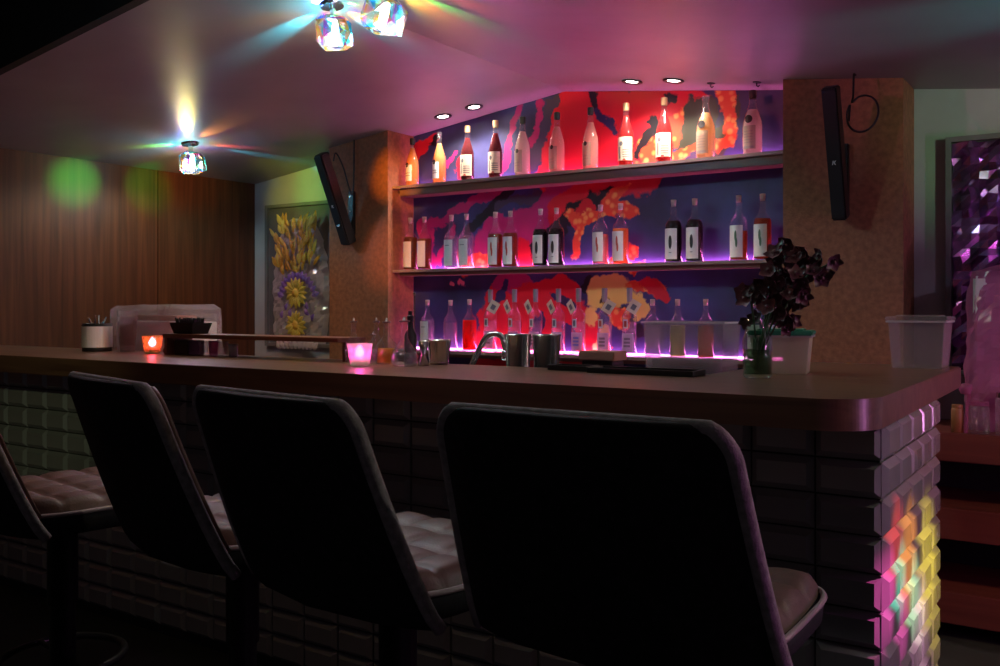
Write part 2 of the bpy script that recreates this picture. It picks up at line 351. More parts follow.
# ------------------------------------------------------------------ bottles
PROF = dict(
    tall=[(0, 0), (.9, 0), (1, .03), (1, .44), (.95, .52), (.72, .63), (.46, .74), (.36, .82), (.33, .92), (.36, .93), (.36, .955), (.3, .96)],
    spirit=[(0, 0), (.92, 0), (1, .02), (1, .54), (.97, .59), (.84, .64), (.58, .685), (.40, .73), (.34, .80), (.32, .92), (.37, .925), (.37, .95), (.3, .955)],
    slim=[(0, 0), (.92, 0), (1, .02), (1, .56), (.95, .60), (.74, .645), (.45, .68), (.34, .73), (.31, .83), (.31, .88)])
MESH = {}
def bottle_meshes(kind, R, h, lq):
    key = (kind, R, round(h, 2), lq)
    if key in MESH: return MESH[key]
    p = [(r*R, z*h) for r, z in PROF[kind]]
    g = bpy.data.meshes.new('bottle_glass'); bm = lathe(p, 20); bm.to_mesh(g); bm.free()
    ins = .0035
    top = lq * h
    q = [(0, .006)]
    for (r, z) in p[1:]:
        rr = max(r - ins, .002); zz = max(z, .006)
        if zz >= top:
            (r0, z0) = q[-1]; t = (top - z0) / max(zz - z0, 1e-6); q.append((r0 + (rr - r0)*t, top)); break
        q.append((rr, zz))
    q.append((0, top))
    l = bpy.data.meshes.new('liquid'); bm = lathe(q, 20); bm.to_mesh(l); bm.free()
    for me in (g, l):
        for f in me.polygons: f.use_smooth = True
    MESH[key] = (g, l); return MESH[key]
def bottle(label, x, y, z, kind, R, h, liq, lq, cap, lab=None, group=None, rz=0, name='bottle', glassm=None):
    t = thing(name, label, 'bottle', (x, y, z + .0005), rz, group)
    g, l = bottle_meshes(kind, R, h, lq)
    gm = glassm or M['glass']
    if not g.materials: g.materials.append(gm)
    mobj('bottle_glass', g, None, t)
    lo = mobj('liquid', l.copy(), LQ[liq], t)
    nk = PROF[kind][-1][0] * R
    zt = PROF[kind][-1][1] * h
    if cap == 'cork': obj('cork', lathe([(0, zt - .02), (nk*.85, zt - .02), (nk*1.0, zt + .0), (nk*1.05, zt + .012), (0, h)], 14), M['cork'], t, True)
    elif cap == 'foil': obj('cap', lathe([(nk*1.15, zt - .03), (nk*1.25, zt + .005), (nk*1.25, h - .002), (nk*1.1, h), (0, h)], 14), M['cap_grey'], t)
    else: obj('cap', lathe([(nk*1.25, zt - .025 if cap != 'clear' else zt - .008), (nk*1.32, zt - .005), (nk*1.32, h - .002), (nk*1.15, h), (0, h)], 14), {'black': M['cap_black'], 'gold': M['cap_gold'], 'clear': M['plastic']}[cap], t)
    if lab: lab(t, R, h)
    return t
def L_cream(t, R, h):
    o = obj('label', arc(R + .0006, .03, .148, -1.25, 1.25), M['cream'], t)
    obj('label_mark', arc_disc(R + .0016, .115, .012, -.2, .25), M['ink_grey'], o)
    bm = arc(R + .0014, .04, .10, -.5, -.3, 3)
    for i in range(4): arc(R + .0014, .045 + .012*i, .049 + .012*i, .0, .9, 4, bm)
    obj('label_text', bm, M['ink_grey'], o); obj('label_seal', arc_disc(R + .0016, .033, .006, .2, .2), M['ink_red'], o)
def L_small(t, R, h):
    o = obj('label', arc(R + .0006, .03, .125, -.75, .55), M['paper'], t)
    obj('label_mark', arc_disc(R + .0016, .125, .014, -.25, .33), M['ink'], o)
    bm = arc(R + .0014, .06, .064, -.55, .3, 4); arc(R + .0014, .075, .079, -.55, .3, 4, bm); obj('label_text', bm, M['ink_grey'], o)
M['labclear'] = glass('label_clear', (.85, .85, .8), haze=.35, hazecol=(.7, .68, .55), rough=.3)
def L_dot(t, R, h):
    o = obj('label', arc(R + .0006, .02, .14, -.95, .5), M['labclear'], t)
    obj('label_mark', arc_disc(R + .0016, .135, .012, -.2, .24), M['ink'], o)
    bm = arc(R + .0014, .055, .058, -.6, .2, 4); arc(R + .0014, .07, .073, -.6, .1, 4, bm); obj('label_text', bm, M['ink_grey'], o)
def L_bigdot(t, R, h):
    o = obj('label', arc(R + .0006, .025, .135, -.85, .6), M['labclear'], t)
    k = obj('label_mark', arc_disc(R + .0018, .165, .019, -.1, .4), M['ink'], o)
    bm = arc(R + .0014, .03, .04, -.7, .4, 4)
    for i in range(5): arc(R + .0014, .055 + .013*i, .058 + .013*i, -.65, .3, 4, bm)
    obj('label_text', bm, M['ink_grey'], o)
def L_tall(mark):
    def f(t, R, h):
        o = obj('label', arc(R + .0006, .015, .165, -.85, .75), M['paper'], t)
        if mark == 'blue':
            bm = arc(R + .0014, .10, .155, -.75, -.55, 3); obj('label_mark', bm, M['ink_blue'], o)
        elif mark == 'plain':
            bm = arc(R + .0014, .13, .134, -.4, .3, 4); obj('label_mark', bm, M['ink_grey'], o)
        elif mark == 'oval':
            obj('label_mark', arc_disc(R + .0016, .098, .034, 0, .2), M['ink'], o)
            obj('label_text', arc(R + .0014, .045, .049, -.15, .15, 3), M['ink_grey'], o)
        else:
            mt = M['ink_red'] if mark == 'red' else M['ink_green']
            bm = arc_disc(R + .0016, .115, .026, -.02, .13); arc_disc(R + .0016, .085, .024, .07, .12, bm)
            obj('label_mark', bm, mt, o)
    return f
def L_tag(ink, tagdir):
    def f(t, R, h):
        o = obj('label', arc(R + .0006, .02, .115, -1.0, 1.0), M['labpale'], t)
        bm = bmesh.new()
        for i in range(3): arc(R + .0014, .045 + .018*i, .056 + .018*i, -.45 + .05*i, .5, 6, bm)
        obj('label_text', bm, M['ink_blue'] if ink == 'blue' else M['ink_grey'], o)
        o2 = obj('label', arc(R + .0006, .14, .185, -.5, .2), M['paper'], t)
        obj('label_mark', arc(R + .0014, .147, .178, -.36, .06, 4), M['ink_red'] if ink == 'red' else M['ink_grey'], o2)
        bm = bx(-.027, .027, -.001, .001, -.033, .033, bev=.0005)
        g = obj('hang_tag', bm, M['cream'], t); g.location = (tagdir*.034, -.022, h*.72); g.rotation_euler = (.1, tagdir*.55, tagdir*.5)
        k = obj('tag_mark', bx(-.012, .012, -.0022, -.0012, -.016, .012), M['ink_grey'], g)
    return f
M['labpale'] = glass('label_pale', (.8, .8, .82), haze=.7, hazecol=(.62, .62, .66), rough=.4)
ORD = ['first', 'second', 'third', 'fourth', 'fifth', 'sixth', 'seventh', 'eighth', 'ninth', 'tenth', 'eleventh', 'twelfth', 'thirteenth', 'fourteenth', 'fifteenth']
YS = 4.275
TOP = [(-3.452, 'tall', .040, .285, 'orange', .80, 'black', L_small, 'orange bottle with black cap'), (-3.253, 'tall', .040, .30, 'orange', .78, 'clear', L_small, 'orange bottle with clear cap'),
       (-3.054, 'tall', .040, .317, 'burgundy', .78, 'gold', L_cream, 'burgundy bottle with gold cap'), (-2.863, 'tall', .040, .325, 'burgundy', .78, 'gold', L_cream, 'burgundy bottle with gold cap'),
       (-2.686, 'tall', .043, .325, 'cloudy', .75, 'black', L_dot, 'cloudy white bottle with black cap'), (-2.470, 'tall', .043, .325, 'pinkish', .76, 'black', L_dot, 'cloudy pink bottle with black cap'),
       (-2.269, 'tall', .043, .327, 'pinkish', .76, 'black', L_dot, 'cloudy pink bottle with black cap'), (-2.066, 'tall', .041, .325, 'red', .80, 'gold', L_cream, 'bright red bottle with gold cap'),
       (-1.859, 'tall', .041, .327, 'red', .80, 'gold', L_cream, 'bright red bottle with gold cap'), (-1.644, 'tall', .046, .308, 'yellowish', .73, 'clear', L_bigdot, 'pale yellow bottle with clear cap'),
       (-1.414, 'tall', .046, .305, 'cloudy', .70, 'black', L_bigdot, 'cloudy pale bottle with black cap')]
for i, (x, k, R, h, lq, lv, cap, lab, look) in enumerate(TOP):
    bottle('%s, %s on top shelf from the yellow art' % (look, ORD[i]), x, YS, SH['top'], k, R, h, lq, lv, cap, lab, 'bottles on the top shelf')
MID = [(-3.467, 'amber', .62, 'blue', 'dark amber bottle with pale blue-marked label'), (-3.362, 'amber', .58, 'blue', 'dark amber bottle with pale blue-marked label'),
       (-3.166, 'clear', .6, 'plain', 'clear spirit bottle with white label'), (-3.061, 'clear', .6, 'plain', 'clear spirit bottle with white label'),
       (-2.863, 'redamber', .6, 'red', 'red-amber bottle with white label'), (-2.764, 'redamber', .6, 'red', 'red-amber bottle with white label'),
       (-2.572, 'dark', .64, 'oval', 'black-filled bottle with dark oval on label'), (-2.473, 'dark', .64, 'oval', 'black-filled bottle with dark oval on label'),
       (-2.211, 'peach', .5, 'red', 'pale peach bottle with red mark on label'), (-2.097, 'gold', .58, 'red', 'golden bottle with red mark on label'),
       (-1.809, 'dark', .66, 'oval', 'black-filled bottle with dark oval on label'), (-1.700, 'dark', .66, 'oval', 'black-filled bottle with dark oval on label'),
       (-1.481, 'brown', .45, 'green', 'half-full brown bottle with green mark'), (-1.367, 'redamber', .62, 'green', 'amber bottle with green mark on label')]
for i, (x, lq, lv, mk, look) in enumerate(MID):
    bottle('%s, %s on middle shelf from the yellow art' % (look, ORD[i]), x, YS, SH['middle'], 'spirit', .043, .31, lq, lv, 'cork', L_tall(mk), 'bottles on the middle shelf')
BOT = [(-3.34, 'spirit', .042, .29, 'clear', .6, 'cork', L_tall('plain'), 'clear spirit bottle with white label', 0), (-3.173, 'spirit', .042, .288, 'clear', .55, 'cork', None, 'clear unlabelled spirit bottle', 0),
       (-3.04, 'spirit', .042, .292, 'brightred', .6, 'cork', None, 'bright red unlabelled bottle', 0)]
for j, (x, ink, td, nm) in enumerate([(-2.897, 'grey', 1, 'grey print'), (-2.738, 'red', -1, 'red square'), (-2.603, 'grey', -1, 'grey print'), (-2.461, 'blue', -1, 'blue print'), (-2.34, 'blue', -1, 'blue print'), (-2.188, 'red', 1, 'red square'), (-2.047, 'red', 1, 'red square')]):
    BOT.append((x, 'slim', .037, .345, 'clear', .5, 'foil', L_tag(ink, td), 'clear bottle with neck tag and %s' % nm, 0))
for x, lq, nm in ((-1.921, 'clear', 'clear'), (-1.788, 'green', 'pale green'), (-1.644, 'brown', 'brownish'), (-1.40, 'clear', 'clear'), (-1.30, 'clear', 'clear')):
    BOT.append((x, 'spirit', .040, .287, lq, .55, 'cork', L_tall('plain') if x > -1.5 else None, '%s spirit bottle with cork' % nm, 0))
for i, (x, k, R, h, lq, lv, cap, lab, look, _) in enumerate(BOT):
    bottle('%s, %s on bottom shelf from the yellow art' % (look, ORD[i]), x, YS, SH['bottom'], k, R, h, lq, lv, cap, lab, 'bottles on the bottom shelf')

# ------------------------------------------------------------------ bar: tiled base, worktop, work counter
ZT = 1.07
YF, YT = 2.07, 2.27           # worktop front edge, tile plane
XE = -.443                     # tiled end plane
base = thing('tiled_bar', 'long bar covered in glossy grey tiles under a brown wooden worktop', 'bar', (0, 0, 0))
bm = bmesh.new(); box(bm, XL + .002, XE - .012, YT + .012, 2.60, 0, ZT - .071); box(bm, -1.02, XE - .012, 2.60, YT + 5*.1555, 0, ZT - .071)
obj('bar_body', bm, M['grout'], base)
TW, TH, ROWS = .1555, .0875, 11
def tile_mesh(axis):
    bm = bmesh.new(); g = .0022; bw, hgt = .0155, .012
    w2, h2 = TW/2 - g, TH/2 - g
    lv = [(-w2, -h2, .012), (w2, -h2, .012), (w2, h2, .012), (-w2, h2, .012)]
    lo = [(-w2, -h2, .006), (w2, -h2, .006), (w2, h2, .006), (-w2, h2, .006)]
    hi = [(-w2+bw, -h2+bw, -hgt+.003), (w2-bw, -h2+bw, -hgt+.003), (w2-bw, h2-bw, -hgt+.003), (-w2+bw, h2-bw, -hgt+.003)]
    P = (lambda a, b, d: (a, d, b)) if axis == 'front' else (lambda a, b, d: (-d, a, b))
    A, B, C = [[bm.verts.new(P(*p)) for p in q] for q in (lv, lo, hi)]
    for i in range(4):
        j = (i+1) % 4; bm.faces.new((A[i], A[j], B[j], B[i])); bm.faces.new((B[i], B[j], C[j], C[i]))
    bm.faces.new(C); bm.faces.new(A[::-1])
    bmesh.ops.recalc_face_normals(bm, faces=bm.faces[:])
    me = bpy.data.meshes.new('tile'); bm.to_mesh(me); bm.free(); me.materials.append(M['tile']); return me
mF, mS = tile_mesh('front'), tile_mesh('side')
slots = []
def in_view(p):
    D = fwd.dot(p); l = rgt.dot(p)
    x = 500 + FPX*l/D; y = HOR - FPX*(p.z - ZC)/D
    return D, (-25 < x < 1025 and -25 < y < 690)
for r in range(ROWS):
    z = ZT - .071 - TH*(r + .5)
    for c in range(29):
        x = XE - .002 - TW*(c + .5); 
        if x - TW/2 < XL: continue
        slots.append((mF, Vector((x, YT, z))))
    for c in range(5):
        y = YT + TW*(c + .5)
        if y + TW/2 < 3.22: slots.append((mS, Vector((XE, y, z))))
slots.sort(key=lambda s: (not in_view(s[1])[1], in_view(s[1])[0]))
rest = bmesh.new()
for i, (me, p) in enumerate(slots):
    if i < 298:
        o = bpy.data.objects.new('tile', me); COL.objects.link(o); o.location = p; o.parent = base
        o.rotation_euler = (random.uniform(-.012, .012), random.uniform(-.006, .006), random.uniform(-.012, .012))
    else:
        n0 = len(rest.verts); rest.from_mesh(me); rest.verts.ensure_lookup_table()
        for v in rest.verts[n0:]: v.co += p
ro = obj('tile_cladding', rest, M['tile'], base); ro['kind'] = 'stuff'
# worktop: L shape with a rounded outer corner
XW = -.431; R = .13; YE = 3.45; YBK = 2.625
pts = [(XL + .002, YF)]
for i in range(25):
    a = -PI/2 + (PI/2)*i/24; pts.append((XW - R + R*math.cos(a), YF + R + R*math.sin(a)))
pts += [(XW, YE), (-1.0, YE), (-1.0, YBK), (XL + .002, YBK)]
bm = extrude_poly(pts, ZT - .07, ZT)
bmesh.ops.bevel(bm, geom=[e for e in bm.edges if abs(e.verts[0].co.z - e.verts[1].co.z) < 1e-6], offset=.004, segments=2, affect='EDGES')
tag(obj('worktop', bm, M['counter']), 'brown wooden bar worktop with rounded corner above the tiled base', 'worktop')
# lower work counter behind the bar
ZW = .90
wc = thing('work_counter', 'low steel work counter behind the bar worktop', 'counter', (0, 0, 0))
obj('counter_top', bx(XL + .01, -1.03, 2.64, 3.12, ZW - .04, ZW, bev=.003), M['steel'], wc)
obj('counter_body', bx(XL + .02, -1.04, 2.66, 3.08, 0, ZW - .041), M['black'], wc)

# ------------------------------------------------------------------ bar stools
def sweep(rows, n=40, pw=.28, ph=.55, cap=True):
    bm = bmesh.new(); rings = []
    for (cy, z, w2, t2, wrap, tilt) in rows:
        ring = []
        for i in range(n):
            a = 2*PI*i/n; ca, sa = math.cos(a), math.sin(a)
            x = w2*math.copysign(abs(ca)**pw, ca); y = t2*math.copysign(abs(sa)**ph, sa)
            ring.append(bm.verts.new((x, cy + y*math.cos(tilt) + wrap*(x/w2 if w2 else 0)**2, z + y*math.sin(tilt))))
        rings.append(ring)
    for a, b in zip(rings, rings[1:]):
        for i in range(n): bm.faces.new((a[i], a[(i+1) % n], b[(i+1) % n], b[i]))
    if cap: bm.faces.new(rings[0][::-1]); bm.faces.new(rings[-1])
    return bm
def make_stool():
    t = thing('bar_stool', 'stool', 'bar stool')
    H0, H1, Wb, Wt, Rc = .70, 1.112, .292, .252, .055
    zs = [(H0 + (H1 - Rc - H0)*i/15, 0) for i in range(15)] + [(H1 - Rc + Rc*math.sin(PI/2*i/9), PI/2*i/9) for i in range(10)]
    rows = []
    for i, (z, ang) in enumerate(zs):
        v = (z - H0)/(H1 - H0)
        w2 = Wb + (Wt - Wb)*v**.8 - Rc*(1 - math.cos(ang))
        t2 = .017*(1 if i < 22 else (1, .9, .5)[i - 22])
        rows.append((-.215 - .145*v**.8, z, w2, t2, .03 + .03*(1 - v), 0))
    obj('backrest', sweep([(cy, z, w2 - .012, t2, wr, tl) for (cy, z, w2, t2, wr, tl) in rows]), M['stool_shell'], t, True)
    edge = [Vector((sx*(w2 - .010), cy + wr, min(z, H1 - .008))) for sx, rr in ((-1, rows[:-1]), (1, rows[-2::-1])) for (cy, z, w2, t2, wr, tl) in rr]
    obj('back_welt', tube(edge, .013, 10), M['stool_back'], t, True)
    # inner back cushion
    rows2 = [(cy + .026, z, max(w2 - .022, .02), .012, wr - .002, 0) for (cy, z, w2, t2, wr, tl) in rows[2:22]]
    obj('back_cushion', sweep(rows2), M['stool_seat'], t, True)
    # seat pan and quilted cushion
    def outline(s, n=48):
        out = []
        for i in range(n):
            c, q = math.cos(2*PI*i/n), math.sin(2*PI*i/n); e = .34 if q > 0 else .62
            out.append((s*.242*math.copysign(abs(c)**e, c), s*(.250 if q > 0 else .222)*math.copysign(abs(q)**e, q)))
        return out
    bm = bmesh.new(); rings = []
    for s, z in ((.55, .675), (.9, .685), (.99, .705), (1.0, .735), (.97, .742)):
        rings.append([bm.verts.new((x, y + .01, z)) for x, y in outline(s)])
    for a, b in zip(rings, rings[1:]):
        for i in range(48): bm.faces.new((a[i], a[(i+1) % 48], b[(i+1) % 48], b[i]))
    bm.faces.new(rings[0][::-1]); bm.faces.new(rings[-1])
    obj('seat_pan', bm, M['stool_shell'], t, True)
    bm = bmesh.new(); n = 40; g = []
    for j in range(n + 1):
        row = []
        for i in range(n + 1):
            u, v = -1 + 2*i/n, -1 + 2*j/n
            # square to rounded square
            k = 1 - (.06 if v > 0 else .2)*(u*u*v*v)
            x, y = u*.234*k, v*(.236 if v > 0 else .205)*k + .012
            e = max(abs(u), abs(v)); edge = 1 - max(0, (e - .86)/.14)**2
            q = (abs(math.sin(PI*(u + 1)*2)) * abs(math.sin(PI*(v + 1)*2)))**.35
            row.append(bm.verts.new((x, y, .738 + .032*edge + .012*q*edge)))
        g.append(row)
    for j in range(n):
        for i in range(n): bm.faces.new((g[j][i], g[j][i+1], g[j+1][i+1], g[j+1][i]))
    obj('seat_cushion', bm, M['stool_seat'], t, True)
    op = [Vector((x, y + .01, .744)) for x, y in outline(1.0)]; op.append(op[0].copy())
    obj('piping', tube(op, .006, 6, cap=False), M['piping'], t, True)
    obj('post', lathe([(0, .01), (.034, .01), (.034, .45), (.04, .45), (.04, .66), (.09, .665), (.09, .676), (0, .676)], 20), M['blackmetal'], t, True)
    obj('base', lathe([(0, 0), (.215, 0), (.22, .006), (.215, .012), (.06, .02), (.036, .03), (0, .03)], 32), M['blackmetal'], t, True)
    ring = [Vector((.16*math.sin(2*PI*i/24), .16*math.cos(2*PI*i/24), .30)) for i in range(25)]
    fr = obj('foot_ring', tube(ring, .011, 8, cap=False), M['blackmetal'], t, True)
    bm = tube([(-.16, 0, .30), (.16, 0, .30)], .008, 6); obj('ring_spoke', bm, M['blackmetal'], fr)
    return t
M['piping'] = pbr('piping', (.32, .24, .25), .4)
st = make_stool()
SPOTS = [(-.675, 1.535, .0, 'charcoal bar stool with tan seat, first along the bar from its tiled end'), (-1.25, 1.50, -.14, 'charcoal bar stool with tan seat, second along the bar from its tiled end'),
         (-1.785, 1.55, -.25, 'charcoal bar stool with tan seat, third along the bar from its tiled end'), (-2.44, 1.48, -.15, 'charcoal bar stool with tan seat, fourth along the bar from its tiled end')]
for i, (x, y, rz, lab) in enumerate(SPOTS):
    o = st if i == 0 else copy_tree(st)
    o.location = (x, y, 0); o.rotation_euler = (0, 0, rz); o['label'] = lab; o['group'] = 'bar stools'

# ------------------------------------------------------------------ downlights in the canopy
M['downlight'] = emis('downlight_glow', (1, .80, .72), 9)
def slope_rot(X): return -math.atan(SL) if X < RX else math.atan(SR)
def downlight(px, py, lit, label, ):
    p = ceil_pt(px, py); t = thing('downlight' if lit else 'ceiling_hook', label, 'downlight' if lit else 'hook', p, 0, 'recessed downlights' if lit else 'small ceiling hooks')
    t.rotation_euler = (0, slope_rot(p.x), 0)
    if lit:
        obj('trim_ring', lathe([(.030, -.001), (.050, -.001), (.052, -.004), (.048, -.009), (.032, -.006), (.030, -.001)], 28), M['blackmetal'], t, True)
        obj('lens', lathe([(0, -.004), (.030, -.003), (.030, -.001), (0, -.001)], 24), M['downlight'], t)
        return p
    obj('hook_plate', lathe([(0, -.004), (.018, -.004), (.02, -.0005), (0, -.0005)], 16), M['blackmetal'], t)
    obj('hook_pin', tube([(0, 0, -.004), (0, 0, -.016), (.008, 0, -.022), (.014, 0, -.014)], .003, 6), M['blackmetal'], t)
DL = [(443, 116, 'black-ringed downlight glowing in the ceiling above the orange bottles'), (474, 106.5, 'black-ringed downlight glowing in the ceiling above the burgundy bottles'),
      (632, 81, 'black-ringed downlight glowing in the ceiling above the red bottles'), (673.5, 80, 'black-ringed downlight glowing in ceiling, the one closest to the right column')]
for px, py, lab in DL:
    p = downlight(px, py, True, lab)
    spot('downlight_beam', p + Vector((0, 0, -.02)), p + Vector((0, .12, -1)), (1, .78, .68), 6.5, 130, .8, .03)
for px, py, c in ((711, 83, 'pale yellow'), (757, 82, 'cloudy pale')): downlight(px, py, False, 'small dark hook in the ceiling above the %s bottle' % c)

# ------------------------------------------------------------------ dichroic glass ceiling lamps
def dichroic():
    m, nt, out = newmat('dichroic_glass'); N = nt.nodes; L = nt.links
    ge = N.new('ShaderNodeTexCoord'); nz = N.new('ShaderNodeTexNoise'); nz.inputs['Scale'].default_value = 9; nz.inputs['Detail'].default_value = 0
    ad = N.new('ShaderNodeVectorMath'); ad.operation = 'MULTIPLY_ADD'; ad.inputs[1].default_value = (1.7, 1.7, 1.7); L.new(ge.outputs['Normal'], ad.inputs[0]); 
    sc = N.new('ShaderNodeVectorMath'); sc.operation = 'SCALE'; sc.inputs['Scale'].default_value = 3.0; L.new(ge.outputs['Object'], sc.inputs[0]); L.new(sc.outputs[0], ad.inputs[2])
    nz.inputs['Scale'].default_value = 2.2; L.new(ad.outputs[0], nz.inputs['Vector'])
    cr = N.new('ShaderNodeValToRGB'); e = cr.color_ramp.elements
    e[0].position = .28; e[0].color = (.15, .25, 1, 1); e[1].position = .75; e[1].color = (.2, .9, .7, 1)
    for p, c in ((.40, (.1, .85, .95, 1)), (.48, (.9, .9, .95, 1)), (.55, (1, .75, .1, 1)), (.62, (1, .15, .45, 1)), (.69, (.6, .25, 1, 1))):
        k = e.new(p); k.color = c
    L.new(nz.outputs[0], cr.inputs[0])
    tr = N.new('ShaderNodeBsdfTransparent'); gl = N.new('ShaderNodeBsdfGlossy'); gl.inputs['Roughness'].default_value = .08
    tl = N.new('ShaderNodeBsdfTranslucent'); L.new(cr.outputs[0], tl.inputs[0]); L.new(cr.outputs[0], tr.inputs[0]); L.new(cr.outputs[0], gl.inputs[0])
    a = N.new('ShaderNodeMixShader'); a.inputs[0].default_value = .014; L.new(tr.outputs[0], a.inputs[1]); L.new(tl.outputs[0], a.inputs[2])
    b = N.new('ShaderNodeMixShader'); b.inputs[0].default_value = .25; L.new(a.outputs[0], b.inputs[1]); L.new(gl.outputs[0], b.inputs[2])
    L.new(b.outputs[0], out.inputs[0]); return m
M['dichroic'] = dichroic()
M['bulb'] = emis('bulb_glow', (1, .95, .92), 16)
def crystal_mesh():
    bm = bmesh.new(); s = .066
    bmesh.ops.create_cube(bm, size=2*s)
    bmesh.ops.bevel(bm, geom=bm.edges[:] + bm.verts[:], offset=.028, segments=1, affect='EDGES', profile=.5)
    for v in bm.verts: v.co.z *= .9; v.co += Vector((random.uniform(-1, 1), random.uniform(-1, 1), random.uniform(-1, 1))) * .006
    me = bpy.data.meshes.new('crystal'); bm.to_mesh(me); bm.free(); me.materials.append(M['dichroic']); return me
CM = crystal_mesh()
BEAM = 4.0
def lamp(X, Y, rz, label, beams, glow=3.0, zl=None):
    z = zl or zceil(X); t = thing('ceiling_lamp', label, 'ceiling lamp', (X, Y, z), 0, 'dichroic glass ceiling lamps')
    t.rotation_euler = (0, 0 if zl else slope_rot(X), rz)
    obj('lamp_plate', lathe([(0, -.012), (.045, -.012), (.05, -.001), (0, -.001)], 24), M['steel'], t)
    obj('lamp_stem', lathe([(0, -.05), (.012, -.05), (.012, -.012), (0, -.012)], 12), M['steel'], t)
    c = mobj('crystal', CM, None, t); c.location = (0, 0, -.115); c.rotation_euler = (.12, .1, .5 + rz)
    b = obj('bulb', lathe([(0, -.05), (.010, -.045), (.015, -.02), (.013, .02), (.008, .045), (0, .05)], 16), M['bulb'], c, True)
    c0 = Vector((X, Y, z - .10))
    point('lamp_glow', c0 + Vector((0, 0, -.01)), (1, .93, .88), glow * .42, .02)
    spot('lamp_downlight', c0 + Vector((0, 0, -.01)), c0 + Vector((0, 0, -1)), (1, .90, .84), glow * 2.6, 168, .35, .03)
    for (tgt, col, pw, ang, *ex) in beams:
        q = Vector(tgt); hd = q - c0; hd.z = 0; hd.normalize()
        src = c0 + (ex[0] if ex else hd*.035 + Vector((0, 0, .058)))
        spot('lamp_beam', src, q, col, pw * BEAM, ang, .9, .006)
RED, YEL, GRN, CYN, BLU, MAG, ORG = (1, .05, .03), (1, .8, .05), (.1, 1, .08), (.05, .8, 1), (.1, .2, 1), (1, .08, .5), (1, .35, .03)
def wall_l(x, y):
    d = ray(x, y); d = d * (XL / d.x); return Vector((d.x, d.y, ZC + d.z))
p3 = ceil_pt(190, 143)
lamp(p3.x, p3.y, .3, 'glass cube lamp with rainbow glow on the ceiling near the wood-panelled wall',
     [(ceil_pt(186, 118), YEL, .7, 17), (ceil_pt(228, 146), RED, 1.2, 20), (ceil_pt(262, 155), CYN, 2.0, 12), (ceil_pt(165, 145), GRN, 1.2, 34), (ceil_pt(215, 130), ORG, 1.0, 30),
      (wall_l(78, 182), GRN, 1.6, 34, Vector((-.06, -.06, -.02))), (wall_l(147, 188), GRN, 1.4, 38, Vector((-.06, -.03, -.02))), (at(300, 196, YB), YEL, 1.7, 40, Vector((.05, .06, -.03))), (at(318, 190, YB), GRN, 1.2, 34, Vector((.05, .06, -.03))), (wall_l(185, 180), ORG, .6, 45, Vector((-.05, .03, -.02)))], 3.6)
p1 = ceil_pt(332, 4); p2 = ceil_pt(388, -17)
lamp(p1.x, p1.y, .1, 'glass cube lamp casting blue and orange streaks, on the lower side of the ceiling ridge',
     [(ceil_pt(300, 22), CYN, 3, 30), (ceil_pt(362, 18), ORG, 2.5, 30), (ceil_pt(375, 28), CYN, 2.5, 20), (ceil_pt(352, 4), GRN, 2, 28), (ceil_pt(318, 2), BLU, 2.5, 50), (ceil_pt(428, 92), MAG, 1.6, 14), (ceil_pt(404, 112), ORG, 1.4, 14), (Vector((-3.535, 4.27, 2.02)), ORG, 14, 13, Vector((-.06, .07, -.02))), (Vector((-3.535, 4.27, 1.55)), (1, .3, .06), 8, 16, Vector((-.06, .07, -.03)))], 4.0)
lamp(p2.x, p2.y, .6, 'glass cube lamp casting yellow and green streaks, on the upper side of the ceiling ridge',
     [(ceil_pt(428, 12), YEL, 3, 26), (ceil_pt(450, 10), GRN, 3, 20), (ceil_pt(420, 2), RED, 3, 30), (ceil_pt(600, 45), RED, 1.2, 30, Vector((.05, .05, .04))), (ceil_pt(720, 40), MAG, 1.0, 26, Vector((.05, .05, .04))), (ceil_pt(366, 3), CYN, 2, 30)], 4.0)
LX, LY = .85, 2.65
lamp(LX, LY, .2, 'glass cube lamp beyond the tiled end of the bar',
     [(ceil_pt(1004, 10), (.05, .9, .85), 5, 24, Vector((-.09, .03, -.06))), (at(985, 128, YB), (.1, .9, .5), 2, 30, Vector((-.03, .07, -.02))), (at(955, 112, YB), (.7, .8, .1), .9, 26, Vector((-.03, .07, -.02))), (at(925, 125, YB), ORG, .4, 30, Vector((-.03, .07, -.02))), (at(996, 546, 4.3), GRN, 1.2, 9, Vector((-.03, .07, -.12)))], 8.0)
lamp(-2.3, 1.40, .4, 'glass cube lamp on the dark room ceiling above the third and fourth stools', [], .9, 2.859)
lamp(-.7, 1.40, .9, 'glass cube lamp on the dark room ceiling above the first and second stools', [], .9, 2.859)
lamp(.9, -1.2, .2, 'added glass cube lamp on the dark room ceiling well away from the bar', [((-3.85, YT, .80), (.85, 1, .5), 8, 9, Vector((-.03, .06, -.1)))], .35, 2.859)  # added lamp, stands in for low room light whose source is unseen
# coloured beams of that lamp that strike the tiled bar end
def end_pt(x, y):
    d = ray(x, y); d = d * (XE / d.x); return Vector((d.x, d.y, ZC + d.z))
src = Vector((LX - .05, LY, zceil(LX) - .21))
for (x, y, c, pw, ang) in ((893, 543, RED, 16, 5), (906, 556, ORG, 22, 6.5), (925, 560, YEL, 18, 8), (934, 598, YEL, 10, 8), (897, 582, (.1, 1, .6), 18, 4), (911, 598, (.5, 1, .5), 22, 4.5), (884, 603, MAG, 22, 5), (900, 622, MAG, 16, 4), (918, 618, (1, .9, .7), 16, 3.5), (918, 640, (1, .5, .7), 9, 7)):
    spot('lamp_beam', src, end_pt(x, y), c, pw * 6.0, ang * 1.35, 1.0, .004)

